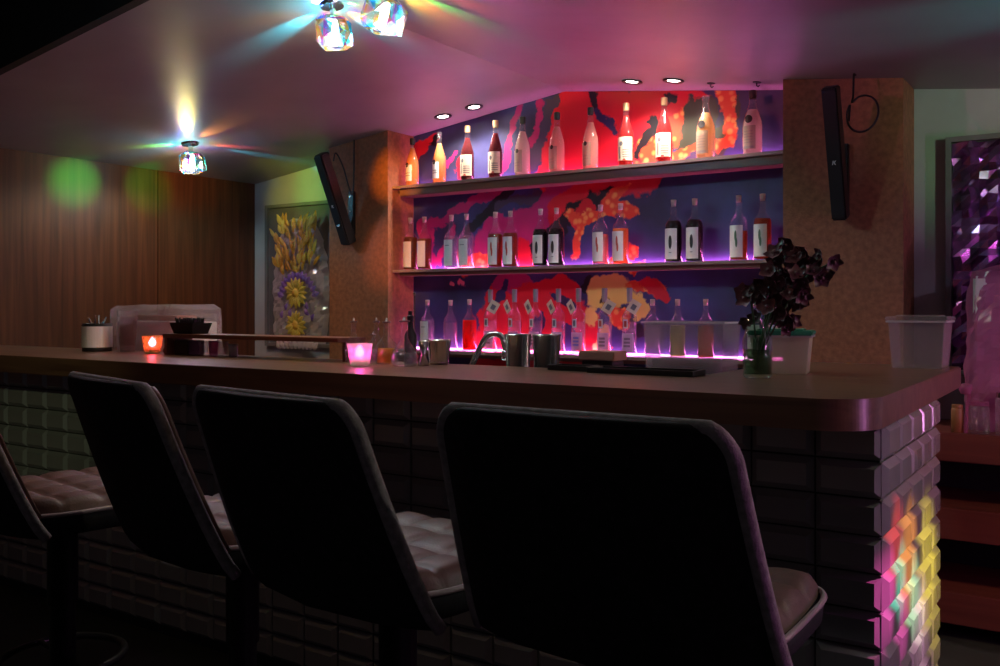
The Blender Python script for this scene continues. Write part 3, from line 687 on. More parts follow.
# ------------------------------------------------------------------ column speakers
def speaker(x, tilt, side, label):
    t = thing('column_speaker', label, 'speaker', (x, YC - .15, 0), 0, 'column speakers')
    L_ = .555; zc = zceil(x) - (.365 if x < -3 else .345)
    sp = bpy.data.objects.new('cab', None)
    bm = bx(-.030, .030, -.040, .035, -L_/2, L_/2, bev=.006)
    body = obj('cabinet', bm, M['blackmetal'], t); body.location = (0, 0, zc); body.rotation_euler = (tilt, 0, 0)
    obj('grille', bx(-.027, .027, -.0445, -.040, -L_/2 + .01, L_/2 - .01, bev=.001), M['grille'], body)
    bm = bmesh.new()     # small pale maker's mark: a slanted letter
    for pts in (((-.012, -.012), (-.006, -.012), (0, .012), (-.006, .012)), ((-.004, 0), (.006, .012), (.013, .012), (.003, -.001)), ((-.003, .001), (.003, .001), (.011, -.012), (.004, -.012))):
        a = [bm.verts.new((px_, -.0452, pz)) for px_, pz in pts]; b = [bm.verts.new((px_, -.0446, pz)) for px_, pz in pts]
        bm.faces.new(a); bm.faces.new(b[::-1])
        for i in range(4): bm.faces.new((a[i], b[i], b[(i+1) % 4], a[(i+1) % 4]))
    mk = obj('maker_mark', bm, M['white'], body); mk.location = (0, -.012, -.03); mk.scale = (.72, .74, .72)
    br = obj('bracket', bx(-.02, .02, .125, .149, zc - .20, zc + .06, bev=.003), M['blackmetal'], t)
    for dz in (-.17, -.06, .03): obj('bolt', tube([(0, .12, zc + dz), (0, .128, zc + dz)], .006, 8), M['steel'], br)
    obj('bracket_arm', tube([(0, .13, zc - .17), (0, .05 - .17*tilt*.4, zc - .15)], .012, 8), M['blackmetal'], t)
    zt = zceil(x + .03)
    pts = [Vector((side[0], .135, zt - zc + zc)), Vector((side[0], .135, zc + .2)), Vector((side[0], .13, zc + .05))]
    if side[1] == 'loop':
        pts = [Vector((.06, .05, zc + .33)), Vector((.062, .03, zc + .24))]
        for i in range(15):
            a = PI*.75 - i*2*PI/14.5; pts.append(Vector((.105 + .062*math.cos(a), .0 + .02*math.sin(a), zc + .155 + .078*math.sin(a))))
        pts.append(Vector((.04, .05, zc + .14)))
        pts.insert(0, Vector((.06, .08, zceil(x + .06) - .002)))
    else:
        pts = [Vector((.02, .135, zceil(x + .02) - .002)), Vector((.02, .13, zc + .1)), Vector((.02, .11, zc + .04)), Vector((.0, .06, zc + .2)), Vector((.0, -.0, zc + .27)), Vector((0.0, -.02, zc + .22))]
    bm = tube(smooth_path(pts, 5), .0045, 6); obj('cable', bm, M['black'], t, True)
    return t
def smooth_path(p, k):
    out = []
    for i in range(len(p) - 1):
        a, b, c, d = p[max(i-1, 0)], p[i], p[i+1], p[min(i+2, len(p)-1)]
        for s in range(k):
            u = s/k; out.append(.5*((2*b) + (c - a)*u + (2*a - 5*b + 4*c - d)*u*u + (3*b - a - 3*c + d)*u**3))
    out.append(p[-1]); return out
M['grille'] = pbr('speaker_grille', (.008, .008, .01), .6, var=.3, vscale=400)
speaker(at(349, 200, YC).x + .035, .44, (0, 'straight'), 'slim black column speaker leaning from the column beside the yellow art panel')
speaker(at(844, 150, YC).x + .003, .32, (0, 'loop'), 'slim black column speaker with looped cable on the wide brown column')

# ------------------------------------------------------------------ yellow art panel in the recess
def art_panel():
    Y = YB - .03
    a = at(268, 208, Y); b = at(336, 207, Y); zb = 1.03
    x0, x1, zt = a.x, b.x, at(300, 206, Y).z
    t = thing('art_panel', 'framed yellow and purple plastic flower relief in the wall recess', 'artwork', ((x0 + x1)/2, Y, zb))
    w2 = (x1 - x0)/2; h = zt - zb
    obj('backing', bx(-w2, w2, .012, .027, 0, h), M['art_back'], t)
    bm = bmesh.new(); fw = .022
    for q in ((-w2 - fw, -w2, -.01, .029, -fw, h + fw), (w2, w2 + fw, -.01, .029, -fw, h + fw), (-w2, w2, -.01, .029, h, h + fw), (-w2, w2, -.01, .029, -fw, 0)): box(bm, *q)
    obj('frame', bm, M['art_frame'], t)
    # clear crinkled shell
    bm = bmesh.new(); g = []
    n, m_ = 22, 34
    for j in range(m_ + 1):
        v = -1 + 2*j/m_; row = []
        ww = w2*.80*(1 - abs((v + .25)/1.28)**3.2)**.55 if abs((v + .25)/1.28) < 1 else .01
        for i in range(n + 1):
            u = -1 + 2*i/n
            x = u*ww; z = h*.45 + v*h*.45
            d = .06*math.sqrt(max(1 - u*u, 0)) + .03*abs(noise.noise(Vector((x*16, z*13, 3)))) + .012*noise.noise(Vector((x*40, z*40, 5)))
            row.append(bm.verts.new((x, -d + .005, z)))
        g.append(row)
    for j in range(m_):
        for i in range(n): bm.faces.new((g[j][i], g[j][i+1], g[j+1][i+1], g[j+1][i]))
    obj('clear_shell', bm, M['artshell'], t)
    def petal(cx, cz, ang, ln, wd, mat, dep):
        bm = bmesh.new(); n = 7; rows = []
        for i in range(n + 1):
            s = i/n; wv = wd*math.sin(PI*min(s*.92 + .08, 1))**.8
            rows.append([bm.verts.new((k*wv, -.010*math.sin(PI*s) - .006*(1 - abs(k)), s*ln)) for k in (-1, 0, 1)])
        for p, q in zip(rows, rows[1:]):
            for k in range(2): bm.faces.new((p[k], p[k+1], q[k+1], q[k]))
        r = bmesh.ops.solidify(bm, geom=bm.faces[:], thickness=.003)
        o = obj('petal', bm, mat, t); o.location = (cx, dep, cz); o.rotation_euler = (random.uniform(-.15, .15), ang, 0)
    Z = lambda py: at(300, py, Y - .05).z - zb
    Xp = lambda px: at(px, 280, Y - .05).x - (x0 + x1)/2
    # upper golden crown
    for i in range(80):
        u = random.uniform(-1, 1); pz = random.uniform(226, 276); px = 301 + u*(20 - abs(pz - 255)*.15)
        petal(Xp(px), Z(pz), u*.5 + random.uniform(-.5, .5), random.uniform(.06, .11), random.uniform(.012, .02), M['gold_petal'] if i % 3 else M['yellow_petal'], random.uniform(-.115, -.085))
    for px in (288, 318): petal(Xp(px), Z(232), random.uniform(-.1, .1), .13, .022, M['gold_petal'], -.08)
    # purple arc
    for i in range(13):
        a = -1.25 + 2.5*i/12; petal(Xp(302) + .135*math.sin(a), Z(303) + .15*math.cos(a), a, .06, .020, M['purple_petal'], -.088)
    for (px, py) in ((290, 310), (294, 316), (312, 309), (313, 315), (286, 318), (316, 320)): petal(Xp(px), Z(py), random.uniform(-1, 1), .05, .016, M['purple_petal'], -.086)
    # two golden flowers
    for (px, py, rr, n) in ((301, 293, .085, 16), (301, 325, .075, 14)):
        for i in range(n):
            a = 2*PI*i/n; petal(Xp(px) + .02*math.sin(a), Z(py) + .02*math.cos(a), a, rr, .018, M['yellow_petal'], -.092)
        o = obj('flower_heart', lathe([(0, -.012), (.03, -.008), (.034, 0), (0, .0)], 14), M['gold_petal'], t, True); o.location = (Xp(px), -.1, Z(py)); o.rotation_euler = (PI/2, 0, 0)
    for i in range(10): petal(Xp(285 + 32*i/9), Z(349), (i - 4.5)*.18, .07, .022, M['pale_petal'], -.08)
M['artshell'] = glass('art_shell', (.92, .9, .92), haze=.6, hazecol=(.9, .8, .84), rough=.12, refl=1.2); M['art_back'] = pbr('art_backing', (.12, .11, .12), .3); M['art_frame'] = pbr('art_frame', (.16, .15, .16), .5)
M['gold_petal'] = pbr('gold_petal', (.75, .48, .08), .35, var=.3, vscale=20); M['purple_petal'] = pbr('purple_petal', (.36, .22, .70), .4)
M['yellow_petal'] = pbr('yellow_petal', (.80, .66, .14), .4); M['pale_petal'] = pbr('pale_petal', (.8, .7, .75), .4)
art_panel()

# ------------------------------------------------------------------ foil art and draped machine beyond the bar end
def crumple(name, x0, x1, z0, z1, nx, nz, amp, fr, mat, parent, Y=0, seed=1.0, sharp=True):
    bm = bmesh.new(); g = []
    for j in range(nz + 1):
        row = []
        for i in range(nx + 1):
            x = x0 + (x1 - x0)*i/nx; z = z0 + (z1 - z0)*j/nz
            d = amp*noise.noise(Vector((x*fr, z*fr, seed))) + amp*.6*noise.noise(Vector((x*fr*2.3, z*fr*2.3, seed + 4)))
            if sharp: d = abs(d)*1.6
            row.append(bm.verts.new((x + random.uniform(-1, 1)*.004, Y - d, z + random.uniform(-1, 1)*.004)))
        g.append(row)
    for j in range(nz):
        for i in range(nx):
            bm.faces.new((g[j][i], g[j][i+1], g[j+1][i+1])); bm.faces.new((g[j][i], g[j+1][i+1], g[j+1][i]))
    return obj(name, bm, mat, parent)
M['foil'] = pbr('purple_foil', (.40, .34, .46), .22, metal=.9, var=.7, vscale=9, c2=(.75, .25, .8))
Y = YB - .03
fx0 = at(952, 150, Y).x; fz1 = at(952, 143, Y).z
t = thing('foil_art', 'grey-framed panel of crumpled purple and silver foil on the wall', 'artwork', (fx0, Y, 1.0))
obj('backing', bx(0, .62, .012, .029, 0, fz1 - 1.0), M['art_back'], t)
bm = bmesh.new(); hh = fz1 - 1.0
for q in ((-.022, 0, -.025, .029, -.022, hh + .022), (.62, .642, -.025, .029, -.022, hh + .022), (0, .62, -.025, .029, hh, hh + .022), (0, .62, -.025, .029, -.022, 0)): box(bm, *q)
obj('frame', bm, M['art_frame'], t)
crumple('foil_sheet', .003, .617, .003, hh - .003, 18, 30, .05, 9, M['foil'], t, 0.008, 2.0)

rs = thing('back_shelf', 'low dark red open shelving beyond the tiled end of the bar', 'shelf', (0, 0, 0))
for z0, z1 in ((.679, .789), (.381, .503), (.06, .183)): obj('shelf_board', bx(-.72, .5, 3.90, 4.36, z0, z1, bev=.004), M['redshelf'], rs)
obj('shade_panel', bx(-.72, .5, 4.362, 4.38, 0, .789), M['black'], rs)  # black sheet added to stand for shade in the gaps between the boards
for x in (-.72, .48): obj('side_panel', bx(x - .02, x, 3.92, 4.36, 0, .789) if x < 0 else bx(x + .022, x + .042, 3.92, 4.36, 0, .789), M['redshelf'], rs)
# covered machine on the back shelf
cm = thing('covered_machine', 'bar machine under a pink crinkled plastic sheet on the red shelf', 'covered machine', (-.27, 4.12, .790))
obj('machine_body', bx(-.19, .24, -.11, .13, 0, .60, bev=.01), M['white'], cm)
bm = bmesh.new(); nx, nz = 30, 26; ring_n = 44; rings = []
for j in range(nz + 1):
    v = j/nz; z = .004 + .64*v; ring = []
    for i in range(ring_n):
        a = 2*PI*i/ring_n; ca, sa = math.cos(a), math.sin(a)
        s = 1.0 + .10*(1 - v) - (.35 if j == nz else .06*max(0, v - .85)/.15)
        x = .025 + .232*s*math.copysign(abs(ca)**.4, ca); y = .01 + .135*s*math.copysign(abs(sa)**.4, sa)
        k = .02*noise.noise(Vector((x*14, y*14, z*6))) + .012*noise.noise(Vector((x*40, y*40, z*20)))*1
        ring.append(bm.verts.new((x + ca*k, y + sa*k, z + (.01*noise.noise(Vector((x*20, y*20, 7))) if 0 < j else 0))))
    rings.append(ring)
for a, b in zip(rings, rings[1:]):
    for i in range(ring_n): bm.faces.new((a[i], a[(i+1) % ring_n], b[(i+1) % ring_n], b[i]))
bm.faces.new(rings[-1]); obj('plastic_sheet', bm, M['tint_pink'], cm)
# jars on the back shelf
def jar(x, y, r, h, body, lid, label, name='jar', lidname='lid'):
    t = thing(name, label, 'jar', (x, y, .7895), 0)
    obj('jar_body', lathe([(0, 0), (r, 0), (r, h*.82), (r*.85, h*.88), (0, h*.88)], 18), body, t, True)
    obj(lidname, lathe([(0, h*.88), (r*.9, h*.88), (r*.9, h), (0, h)], 18), lid, t)
    return t
M['jar_brown'] = pbr('jar_brown', (.35, .14, .06), .4)
jar(-.505, 3.945, .022, .105, M['jar_brown'], M['jar_brown'], 'small brown jar on the red shelf beside the pink-lidded jar')
jar(-.43, 3.955, .035, .12, M['plastic'], M['tint_pink'], 'clear jar with pink lid on the red shelf')
jar(-.345, 3.95, .032, .16, M['plastic'], M['steel'], 'tall clear jar with steel lid on the red shelf')
t = thing('serving_tongs', 'pink serving scoop standing up behind the jars', 'scoop', (-.475, 3.93, .790))
obj('handle', tube([(0, 0, 0), (.004, .0, .09), (.012, 0, .15)], .006, 8), M['tint_pink'], t); t.name = 'scoop'
obj('scoop_bowl', lathe([(0, .145), (.018, .15), (.024, .17), (.022, .185), (0, .19)], 14), M['tint_pink'], t, True)

# ------------------------------------------------------------------ things on the bar
YZ = ZT + .0005
# white-labelled canister with picks
t = thing('canister', 'squat white canister with dark rim at the panelled-wall end of the bar', 'canister', (-3.85, 2.50, YZ))
obj('can_body', lathe([(0, 0), (.062, 0), (.064, .006), (.064, .125), (.058, .125), (.058, .1), (0, .1)], 28), M['black'], t, True)
obj('paper_sleeve', arc(.0648, .018, .112, -PI, PI*.999, 36), M['paper'], t)
for i in range(6):
    a = i*1.05; obj('pick', tube([(.02*math.cos(a), .02*math.sin(a), .101), (.04*math.cos(a + .3), .04*math.sin(a + .3), .145 + .008*(i % 3))], .0035, 6), M['steel'], t)
# box under plastic sheet, on the work counter
ZWZ = ZW + .0005
cx = (at(113, 340, 2.75).x + at(188, 340, 2.75).x)/2; wd = (at(188, 340, 2.75).x - at(113, 340, 2.75).x)/2
t = thing('wrapped_box', 'large box of papers under a crinkled clear plastic sheet behind the bar', 'wrapped box', (cx, 2.80, ZWZ))
obj('white_box', bx(-wd*.86, wd*.90, -.06, .14, 0, .30, bev=.004), M['box_pink'] if 'box_pink' in M else pbr('box_paper', (.85, .74, .77), .7), t)
obj('dark_goods', bx(-wd*.5, wd*.8, -.068, .05, .305, .330, bev=.006), M['jar_brown'], t)
bm = bmesh.new(); rings = []
for j in range(19):
    v = j/18; z = .004 + .375*v; ring = []
    for i in range(52):
        a = 2*PI*i/52; ca, sa = math.cos(a), math.sin(a); s = 1.04 - .04*v - (.12 if j == 18 else 0)
        x = wd*s*math.copysign(abs(ca)**.3, ca); y = .04 + .135*s*math.copysign(abs(sa)**.3, sa)
        k = .012*noise.noise(Vector((x*11, y*11, z*9))) + .009*noise.noise(Vector((x*37, y*37, z*30)))
        ring.append(bm.verts.new((x + ca*k, y + sa*k, z + .012*noise.noise(Vector((x*12, y*9, 1.5)))*v)))
    rings.append(ring)
for a, b in zip(rings, rings[1:]):
    for i in range(52): bm.faces.new((a[i], a[(i+1) % 52], b[(i+1) % 52], b[i]))
bm.faces.new(rings[-1]); obj('plastic_sheet', bm, M['wrap'], t)
# plastic cup stack
t = thing('cup_stack', 'stack of clear plastic cups between the canister and the wrapped box', 'cups', (-3.69, 2.545, YZ))
for k in range(3):
    z = .028*k
    o = obj('cup', lathe([(0, .002), (.030, 0), (.044, .125), (.047, .127), (.0445, .127), (.0295, .004), (0, .004)], 22), M['plastic'], t, True); o.location = (0, 0, z)
def candle(x, y, label, glowc, cupm, pw):
    t = thing('votive_candle', label, 'candle', (x, y, YZ), 0, 'glowing votives on the bar')
    obj('glass_cup', lathe([(0, .004), (.028, 0), (.033, .004), (.044, .076), (.041, .076), (.030, .010), (0, .010)], 20), cupm, t, True)
    obj('wax', lathe([(0, .0105), (.0235, .0105), (.0245, .028), (0, .026)], 18), M['cream'], t, True)
    f = obj('flame', lathe([(0, .028), (.012, .034), (.016, .046), (.010, .060), (0, .072)], 12), emis('flame_glow', glowc, 14), t, True)
    point('candle_glow', (x, y, ZT + .05), glowc, pw, .01)
M['votive_yel'] = glass('votive_glass', (1, .9, .75), haze=.22, hazecol=(.75, .8, .15), rough=.2)
candle(-3.45, 2.50, 'votive with a red flame in yellow-green glass by the wrapped box', (1, .06, .14), M['votive_yel'], .28)
candle(-2.135, 2.36, 'votive with a pink flame in frosted glass among the small bottles', (1, .05, .45), M['frost'], 2.0)
# raised ledge
t = thing('raised_ledge', 'thin dark wooden ledge raised over the back edge of the bar', 'ledge', (0, 0, 0))
obj('ledge_board', bx(-3.33, -2.33, 2.46, 2.61, ZT + .072, ZT + .088, bev=.002), M['ledge'], t)
obj('ledge_end', bx(-3.328, -3.312, 2.47, 2.60, YZ, ZT + .0718), M['ledge'], t)
obj('ledge_end', bx(-2.345, -2.33, 2.50, 2.60, YZ, ZT + .0718), M['ledge'], t)
# straw caddy on the ledge
t = thing('straw_caddy', 'black flared caddy full of black straws on the raised ledge', 'straw caddy', (-3.24, 2.535, ZT + .0885))
bm = bmesh.new(); a = [bm.verts.new(p) for p in ((-.06, -.04, 0), (.06, -.04, 0), (.06, .04, 0), (-.06, .04, 0))]; b = [bm.verts.new(p) for p in ((-.075, -.05, .045), (.075, -.05, .045), (.075, .05, .045), (-.075, .05, .045))]
bm.faces.new(a[::-1]); 
for i in range(4): bm.faces.new((a[i], a[(i+1) % 4], b[(i+1) % 4], b[i]))
bmesh.ops.solidify(bm, geom=bm.faces[:], thickness=.003); obj('caddy_box', bm, M['black'], t)
for i in range(10):
    for k in range(2): obj('straw', tube([(-.05 + .011*i, -.02 + .035*k, .004), (-.06 + .0133*i, -.03 + .05*k, .062 + random.uniform(0, .006))], .0042, 6), M['black'], t)
# things tucked under the ledge
tag(obj('card_box', bx(-3.29, -3.20, 2.49, 2.575, YZ, YZ + .06, bev=.003), M['black']), 'small black box tucked under the raised ledge by its end', 'box')
for i, (x, r, h, mt, nm) in enumerate(((-3.15, .022, .058, 'plastic', 'clear shot glass'), (-3.09, .020, .06, 'tint_pink', 'pink shot glass'), (-3.03, .022, .058, 'plastic', 'clear shot glass'), (-2.97, .02, .05, 'white', 'white ramekin'))):
    tag(obj('shot_glass' if 'glass' in nm else 'ramekin', lathe([(0, .001), (r*.85, 0), (r, h), (r*.9, h), (r*.75, .008), (0, .008)], 16), M[mt], None, True), '%s under the raised ledge, %s from the black box' % (nm, ORD[i]), 'glass' if 'glass' in nm else 'bowl').location = (x, 2.53, YZ)
tag(obj('menu_tray', bx(-3.46, -3.36, 2.56, 2.60, YZ, YZ + .022, bev=.003), M['black']), 'low black tray between the votive and the raised ledge', 'tray')
# dasher bottles
def dasher(x, y, R, h, body, liq, lv, label, prof=None, rz=0):
    t = thing('dasher_bottle', label, 'bottle', (x, y, YZ), rz, 'bitters bottles on the bar')
    p = prof or [(0, 0), (.9, 0), (1, .03), (1, .38), (.9, .47), (.5, .58), (.30, .68), (.27, .93), (.33, .94), (.33, .97), (0, .97)]
    obj('bottle_glass', lathe([(r*R, z*h) for r, z in p], 20), body, t, True)
    q = [(0, .005)] + [(max(r*R - .003, .001), max(z*h, .005)) for r, z in p[1:] if z < lv] + [(p[3][0]*R*.8, lv*h), (0, lv*h)]
    obj('liquid', lathe(q, 18), LQ[liq], t, True)
    obj('dasher_top', lathe([(0, h*.96), (R*.4, h*.96), (R*.42, h*.99), (R*.15, h*1.0), (R*.1, h*1.07), (0, h*1.075)], 14), M['dashcap'], t, True)
    return t
M['dashcap'] = pbr('dasher_cap', (.12, .05, .05), .35)
dasher(-2.29, 2.50, .032, .150, M['glass'], 'clear', .3, 'slim dasher bottle behind the pink votive')
dasher(-2.235, 2.56, .030, .150, M['glass'], 'clear', .3, 'slim dasher bottle between the pink votive and the orange one')
dasher(-2.18, 2.48, .026, .105, M['glass'], 'clear', .4, 'shortest dasher bottle in front of the slim ones')
dasher(-2.135, 2.50, .038, .150, M['glass'], 'gold', .36, 'dasher bottle with orange bitters', )
dec = [(0, 0), (.8, 0), (1, .08), (1.0, .2), (.85, .33), (.5, .47), (.26, .6), (.24, .93), (.3, .94), (.3, .97), (0, .97)]
dasher(-2.005, 2.44, .047, .155, M['glass'], 'clear', .28, 'round-bellied clear decanter with a dasher top', dec)
t = thing('pour_bottle', 'slim black bottle with spout behind the round decanter', 'bottle', (-2.06, 2.54, YZ))
obj('bottle_body', lathe([(0, 0), (.020, 0), (.022, .004), (.022, .10), (.010, .125), (.009, .15), (0, .15)], 18), M['black'], t, True)
obj('spout', lathe([(0, .150), (.012, .150), (.012, .168), (.008, .172), (.008, .185), (0, .186)], 14), M['blackmetal'], t)
t = thing('bar_spoon', 'thin steel bar spoon standing upright beside the decanter', 'spoon', (-2.09, 2.60, YZ))
obj('handle', tube([(0, 0, .01), (0, 0, .24)], .0022, 6), M['steel'], t); obj('spoon_bowl', lathe([(0, 0), (.008, .003), (.009, .012), (0, .02)], 12), M['steel'], t, True)
obj('handle_tip', lathe([(0, .238), (.005, .242), (.005, .25), (0, .255)], 10), M['steel'], t, True)
# steel tins on the work counter behind
def tin(x, y, r, h, label, z=ZWZ):
    t = thing('shaker_tin', label, 'shaker', (x, y, z), 0, 'steel shaker tins')
    obj('tin_body', lathe([(0, .001), (r*.78, 0), (r*.80, .003), (r, h), (r*1.03, h + .001), (r*1.03, h - .004), (r*.98, h - .004), (r*.76, .006), (0, .006)], 32), M['steel'], t, True)
    obj('base_ring', lathe([(r*.785, .004), (r*.815, .006), (r*.82, .012), (r*.80, .014)], 32), M['steel'], t, True)
tin(-1.965, 2.58, .042, .085, 'short steel tin next to the round decanter', YZ)
tag(obj('jigger', lathe([(0, .002), (.018, .0), (.020, .002), (.009, .04), (.021, .085), (.019, .085), (.006, .04), (0, .04)], 20), M['steel'], None, True), 'small steel double jigger between the decanter and the short tin', 'jigger').location = (-2.03, 2.50, YZ) if False else (-1.955, 2.48, YZ)
p = at(518, 360, 2.72); tin(p.x, 2.72, .045, .275, 'tall steel shaker tin closest to the curved tap')
p = at(546.5, 360, 2.74); tin(p.x, 2.74, .048, .275, 'tall steel shaker tin closest to the terracotta block')
# faucet
p0 = at(465, 372, 2.72); q1 = at(483, 338, 2.80)
t = thing('faucet', 'bent steel tap rising from the work counter behind the bar', 'tap', (p0.x, 2.72, ZWZ))
pts = [Vector((0, 0, 0)), Vector((0, 0, .05)), Vector((.005, .01, .12)), Vector((.04, .04, .225)), Vector((.06, .055, .262)), Vector((.09, .065, .272)), Vector((.115, .07, .26)), Vector((.125, .072, .225)), Vector((.127, .073, .21))]
obj('pipe', tube(smooth_path(pts, 4), .011, 12), M['steel'], t, True)
obj('foot', lathe([(0, 0), (.028, 0), (.028, .008), (.014, .02), (0, .02)], 20), M['steel'], t, True)
obj('nozzle', lathe([(0, -.004), (.015, -.004), (.015, .03), (0, .03)], 14), M['steel'], t, True).location = (.127, .073, .182)
# mats, board, block on the bar
def mat_tray(x0, x1, y0, y1, label):
    t = thing('bar_mat', label, 'bar mat', ((x0 + x1)/2, (y0 + y1)/2, YZ), 0, 'black rubber bar mats'); a, b = (x1 - x0)/2, (y1 - y0)/2
    obj('mat_base', bx(-a, a, -b, b, 0, .006, bev=.001), M['black'], t)
    bm = bmesh.new()
    for q in ((-a, a, -b, -b + .008, .006, .016), (-a, a, b - .008, b, .006, .016), (-a, -a + .008, -b + .008, b - .008, .006, .016), (a - .008, a, -b + .008, b - .008, .006, .016)): box(bm, *q)
    obj('mat_rim', bm, M['black'], t)
    bm = bmesh.new(); nx = int((x1 - x0)/.018); ny = int((y1 - y0)/.018)
    for i in range(1, nx):
        for j in range(1, ny): box(bm, -a + i*.018 - .003, -a + i*.018 + .003, -b + j*.018 - .003, -b + j*.018 + .003, .006, .011)
    k = obj('mat_nubs', bm, M['black'], t); k['kind'] = 'stuff'
mat_tray(-1.50, -1.36, 2.535, 2.622, 'black rubber bar mat in front of the terracotta block')
mat_tray(-1.34, -1.00, 2.50, 2.60, 'black rubber bar mat under the tagged tall bottle and clear tubs')
p = at(600, 357, 2.72)
M['block'] = pbr('terracotta_block', (.50, .22, .17), .7)
t = thing('cutting_board', 'terracotta-coloured block propped behind the bar between tins and tall tubs', 'board', (p.x, 2.74, ZWZ))
obj('board', bx(-.065, .065, -.05, .05, .195, .225, bev=.003), M['block'], t)
obj('board_stand', bx(-.055, .055, -.045, .045, 0, .194, bev=.003), M['black'], t)
# clear square tubs
def tub(x, y, w, d, h, z, label, lid=None, bodym='plastic'):
    t = thing('storage_tub', label, 'tub', (x, y, z), 0, 'clear plastic storage tubs')
    bm = bmesh.new(); s = .88; rings = []
    for (k, zz, ins) in ((s, 0, 0), (1, h, 0), (1, h, .003), (s, .004, .003)):
        rings.append([bm.verts.new((sx*(w/2*k - ins), sy*(d/2*k - ins), zz)) for sx, sy in ((-1, -1), (1, -1), (1, 1), (-1, 1))])
    bm.faces.new(rings[0][::-1])
    for a, b in zip(rings, rings[1:]):
        for i in range(4): bm.faces.new((a[i], a[(i+1) % 4], b[(i+1) % 4], b[i]))
    bm.faces.new(rings[-1]); obj('tub_body', bm, M[bodym], t)
    bm = bmesh.new(); e = .006
    for q in ((-w/2 - e, w/2 + e, -d/2 - e, -d/2), (-w/2 - e, w/2 + e, d/2, d/2 + e), (-w/2 - e, -w/2, -d/2, d/2), (w/2, w/2 + e, -d/2, d/2)): box(bm, *q, h - .006, h)
    obj('tub_rim', bm, M['rim'], t)
    if lid:
        o = obj('lid', bx(-w/2 - .008, w/2 + .008, -d/2 - .008, d/2 + .008, h + .0005, h + .014, bev=.003), lid, t)
        obj('lid_panel', bx(-w/2 + .02, w/2 - .02, -d/2 + .02, d/2 - .02, h + .0145, h + .018), lid, o)
    else: obj('fill', bx(-w*.41, w*.41, -d*.41, d*.41, .006, h*.62), M['tub_fill'], t)
    return t
M['rim'] = glass('tub_rim', (.9, .88, .9), haze=.5, hazecol=(.8, .75, .8), rough=.2)
M['tub_fill'] = glass('tub_contents', (.85, .83, .85), haze=.18, hazecol=(.6, .55, .6), rough=.2)
a, b = at(647, 340, 2.85), at(727, 340, 2.85)
tub((a.x + b.x)/2, 2.90, b.x - a.x, .16, .322, ZWZ, 'wide clear open tub behind the bar in front of cork-stopped bottles')
M['green_lid'] = pbr('green_lid', (.03, .22, .14), .45)
o = tub(-.845, 2.83, .17, .16, .115, YZ, 'frosted tub with dark green lid beside the flower vase', M['green_lid'], 'frost'); o.rotation_euler = (0, 0, .2)
o = tub(-.535, 3.32, .17, .17, .155, YZ, 'clear tub with pale lid on the far end of the bar', M['plastic'])
# vase with orchids
VX, VY = -.838, 2.575
t = thing('vase', 'clear greenish glass jar vase standing on the bar', 'vase', (VX, VY, YZ))
obj('vase_glass', lathe([(0, .003), (.035, 0), (.04, .006), (.041, .11), (.034, .13), (.030, .15), (.036, .165), (.034, .165), (.028, .15), (.032, .13), (.038, .11), (.037, .012), (0, .012)], 24), M['glass_green'], t, True)
obj('water', lathe([(0, .013), (.0365, .013), (.0375, .08), (0, .08)], 20), M['water'] if 'water' in M else glass('vase_water', (.55, .68, .55), haze=.15, hazecol=(.1, .15, .1)), t, True)
M['petal_dark'] = pbr('orchid_petal', (.05, .010, .020), .5, var=.5, vscale=30, c2=(.12, .026, .05)); M['petal_pink'] = pbr('orchid_petal_pink', (.24, .08, .10), .5, var=.4, vscale=30)
M['stem'] = pbr('stem_green', (.05, .09, .04), .5)
def blossom_mesh(mat, seed):
    random.seed(seed); bm = bmesh.new()
    for k in range(5):
        a = 2*PI*k/5 + .2; ln = .026*(1.0 if k % 2 else .9); wd = .012; rows = []
        for i in range(5):
            s = i/4; wv = wd*math.sin(PI*(s*.85 + .12)); lift = .008*s*s - .012*s*(1 - s) + random.uniform(-.0012, .0012)
            c = Vector((math.cos(a), math.sin(a), 0)); sdir = Vector((-math.sin(a), math.cos(a), 0))
            rows.append([bm.verts.new(c*(.002 + ln*s) + sdir*wv*q + Vector((0, 0, lift + (.003 if q else 0)))) for q in (-1, 0, 1)])
        for p, q in zip(rows, rows[1:]):
            for i in range(2): bm.faces.new((p[i], p[i+1], q[i+1], q[i]))
    lathe([(0, .008), (.005, .006), (.006, 0), (0, -.004)], 6, bm)
    me = bpy.data.meshes.new('blossom'); bm.to_mesh(me); bm.free(); me.materials.append(mat)
    for f in me.polygons: f.use_smooth = True
    return me
bms = [blossom_mesh(M['petal_dark'], 1), blossom_mesh(M['petal_dark'], 2), blossom_mesh(M['petal_pink'], 3)]
random.seed(21)
fl = thing('orchid_bunch', 'bunch of dark burgundy orchids spilling from the glass vase', 'flowers', (VX, VY, YZ + .02))
def pb(x, y, dy=0): return at(x, y, VY + dy) - Vector((VX, VY, YZ + .02))
blos = []
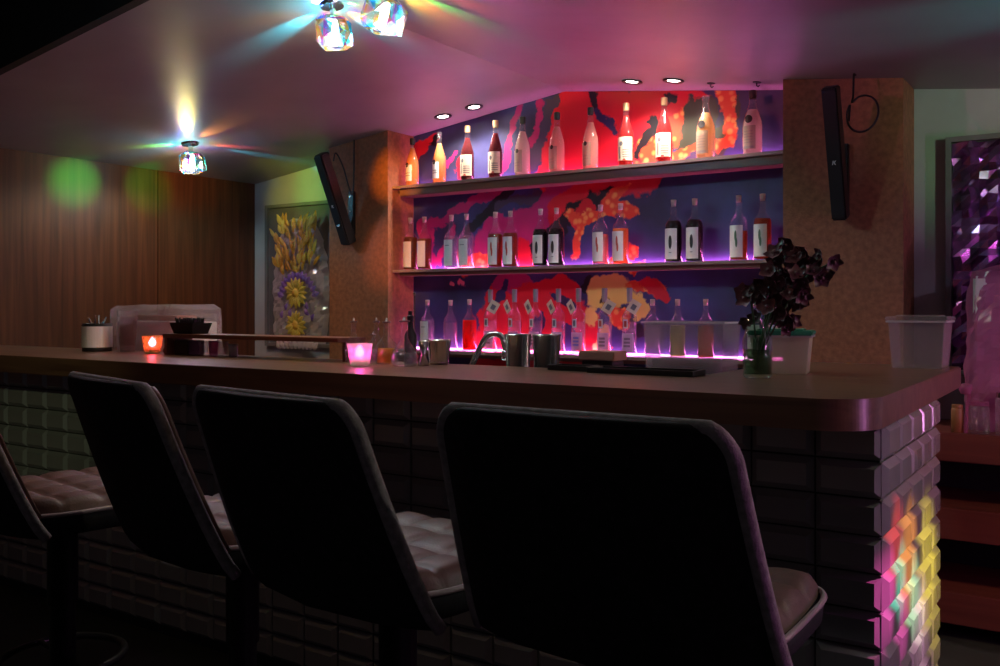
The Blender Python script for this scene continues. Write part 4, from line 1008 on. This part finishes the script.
for (cx_, cy_, rx_, ry_, n) in ((791, 268, 26, 24, 40), (780, 298, 24, 16, 22), (775, 285, 20, 20, 14), (783, 322, 12, 8, 6)):
    for i in range(n):
        a = random.uniform(0, 2*PI); q = math.sqrt(random.random())
        blos.append((cx_ + rx_*q*math.cos(a), cy_ + ry_*q*math.sin(a), random.uniform(-.06, .06), 2 if random.random() < .12 else random.choice((0, 1))))
blos += [(745, 298, 0, 2), (742, 292, .01, 2), (750, 291, -.01, 1), (745, 322, 0, 1), (755, 318, .02, 0), (819, 255, 0, 0), (818, 263, .01, 1), (822, 278, 0, 0), (825, 274, .01, 1), (834, 262, 0, 0), (800, 253, -.03, 2), (775, 252, -.03, 2)]
for (x, y, dy, k) in blos:
    o = mobj('blossom', bms[k], None, fl); o.location = pb(x, y, dy); s = random.uniform(.75, 1.1); o.scale = (s, s, s)
    o.rotation_euler = (PI/2 + random.uniform(-.7, .7), random.uniform(-.7, .7), YAW*0 + random.uniform(-.8, .8))
for (x, y, dy) in ((815, 262, 0), (834, 262, 0), (790, 250, .02), (745, 296, 0), (800, 285, -.03), (780, 262, .03), (785, 320, .02)):
    e = pb(x, y, dy); m1 = Vector((e.x*.25, e.y*.5, .13)); pts = [Vector((e.x*-.05, 0, .003)), m1, Vector((e.x*.6, e.y*.8, (e.z + .16)*.55)), e]
    obj('stem', tube(smooth_path(pts, 5), .0028, 6), M['stem'], fl, True)
for i in range(7):
    a = i*.9; obj('leaf', lathe([(0, 0), (.006, .02), (.008, .05), (.004, .085), (0, .1)], 5), M['stem'], fl, True).rotation_euler = (.12*math.cos(a), .12*math.sin(a), a)

# ------------------------------------------------------------------ purple wall lamp out at the entrance side
t = thing('wall_lamp', 'purple glowing tube lamp on the side wall', 'wall lamp', (XR - .04, 2.42, .55))
obj('lamp_base', bx(-.01, .039, -.05, .05, -.02, .9, bev=.004), M['blackmetal'], t)
obj('glow_tube', tube([(-.035, 0, 0), (-.035, 0, .88)], .015, 10), emis('tube_purple', (1, .32, .9), 50), t, True)
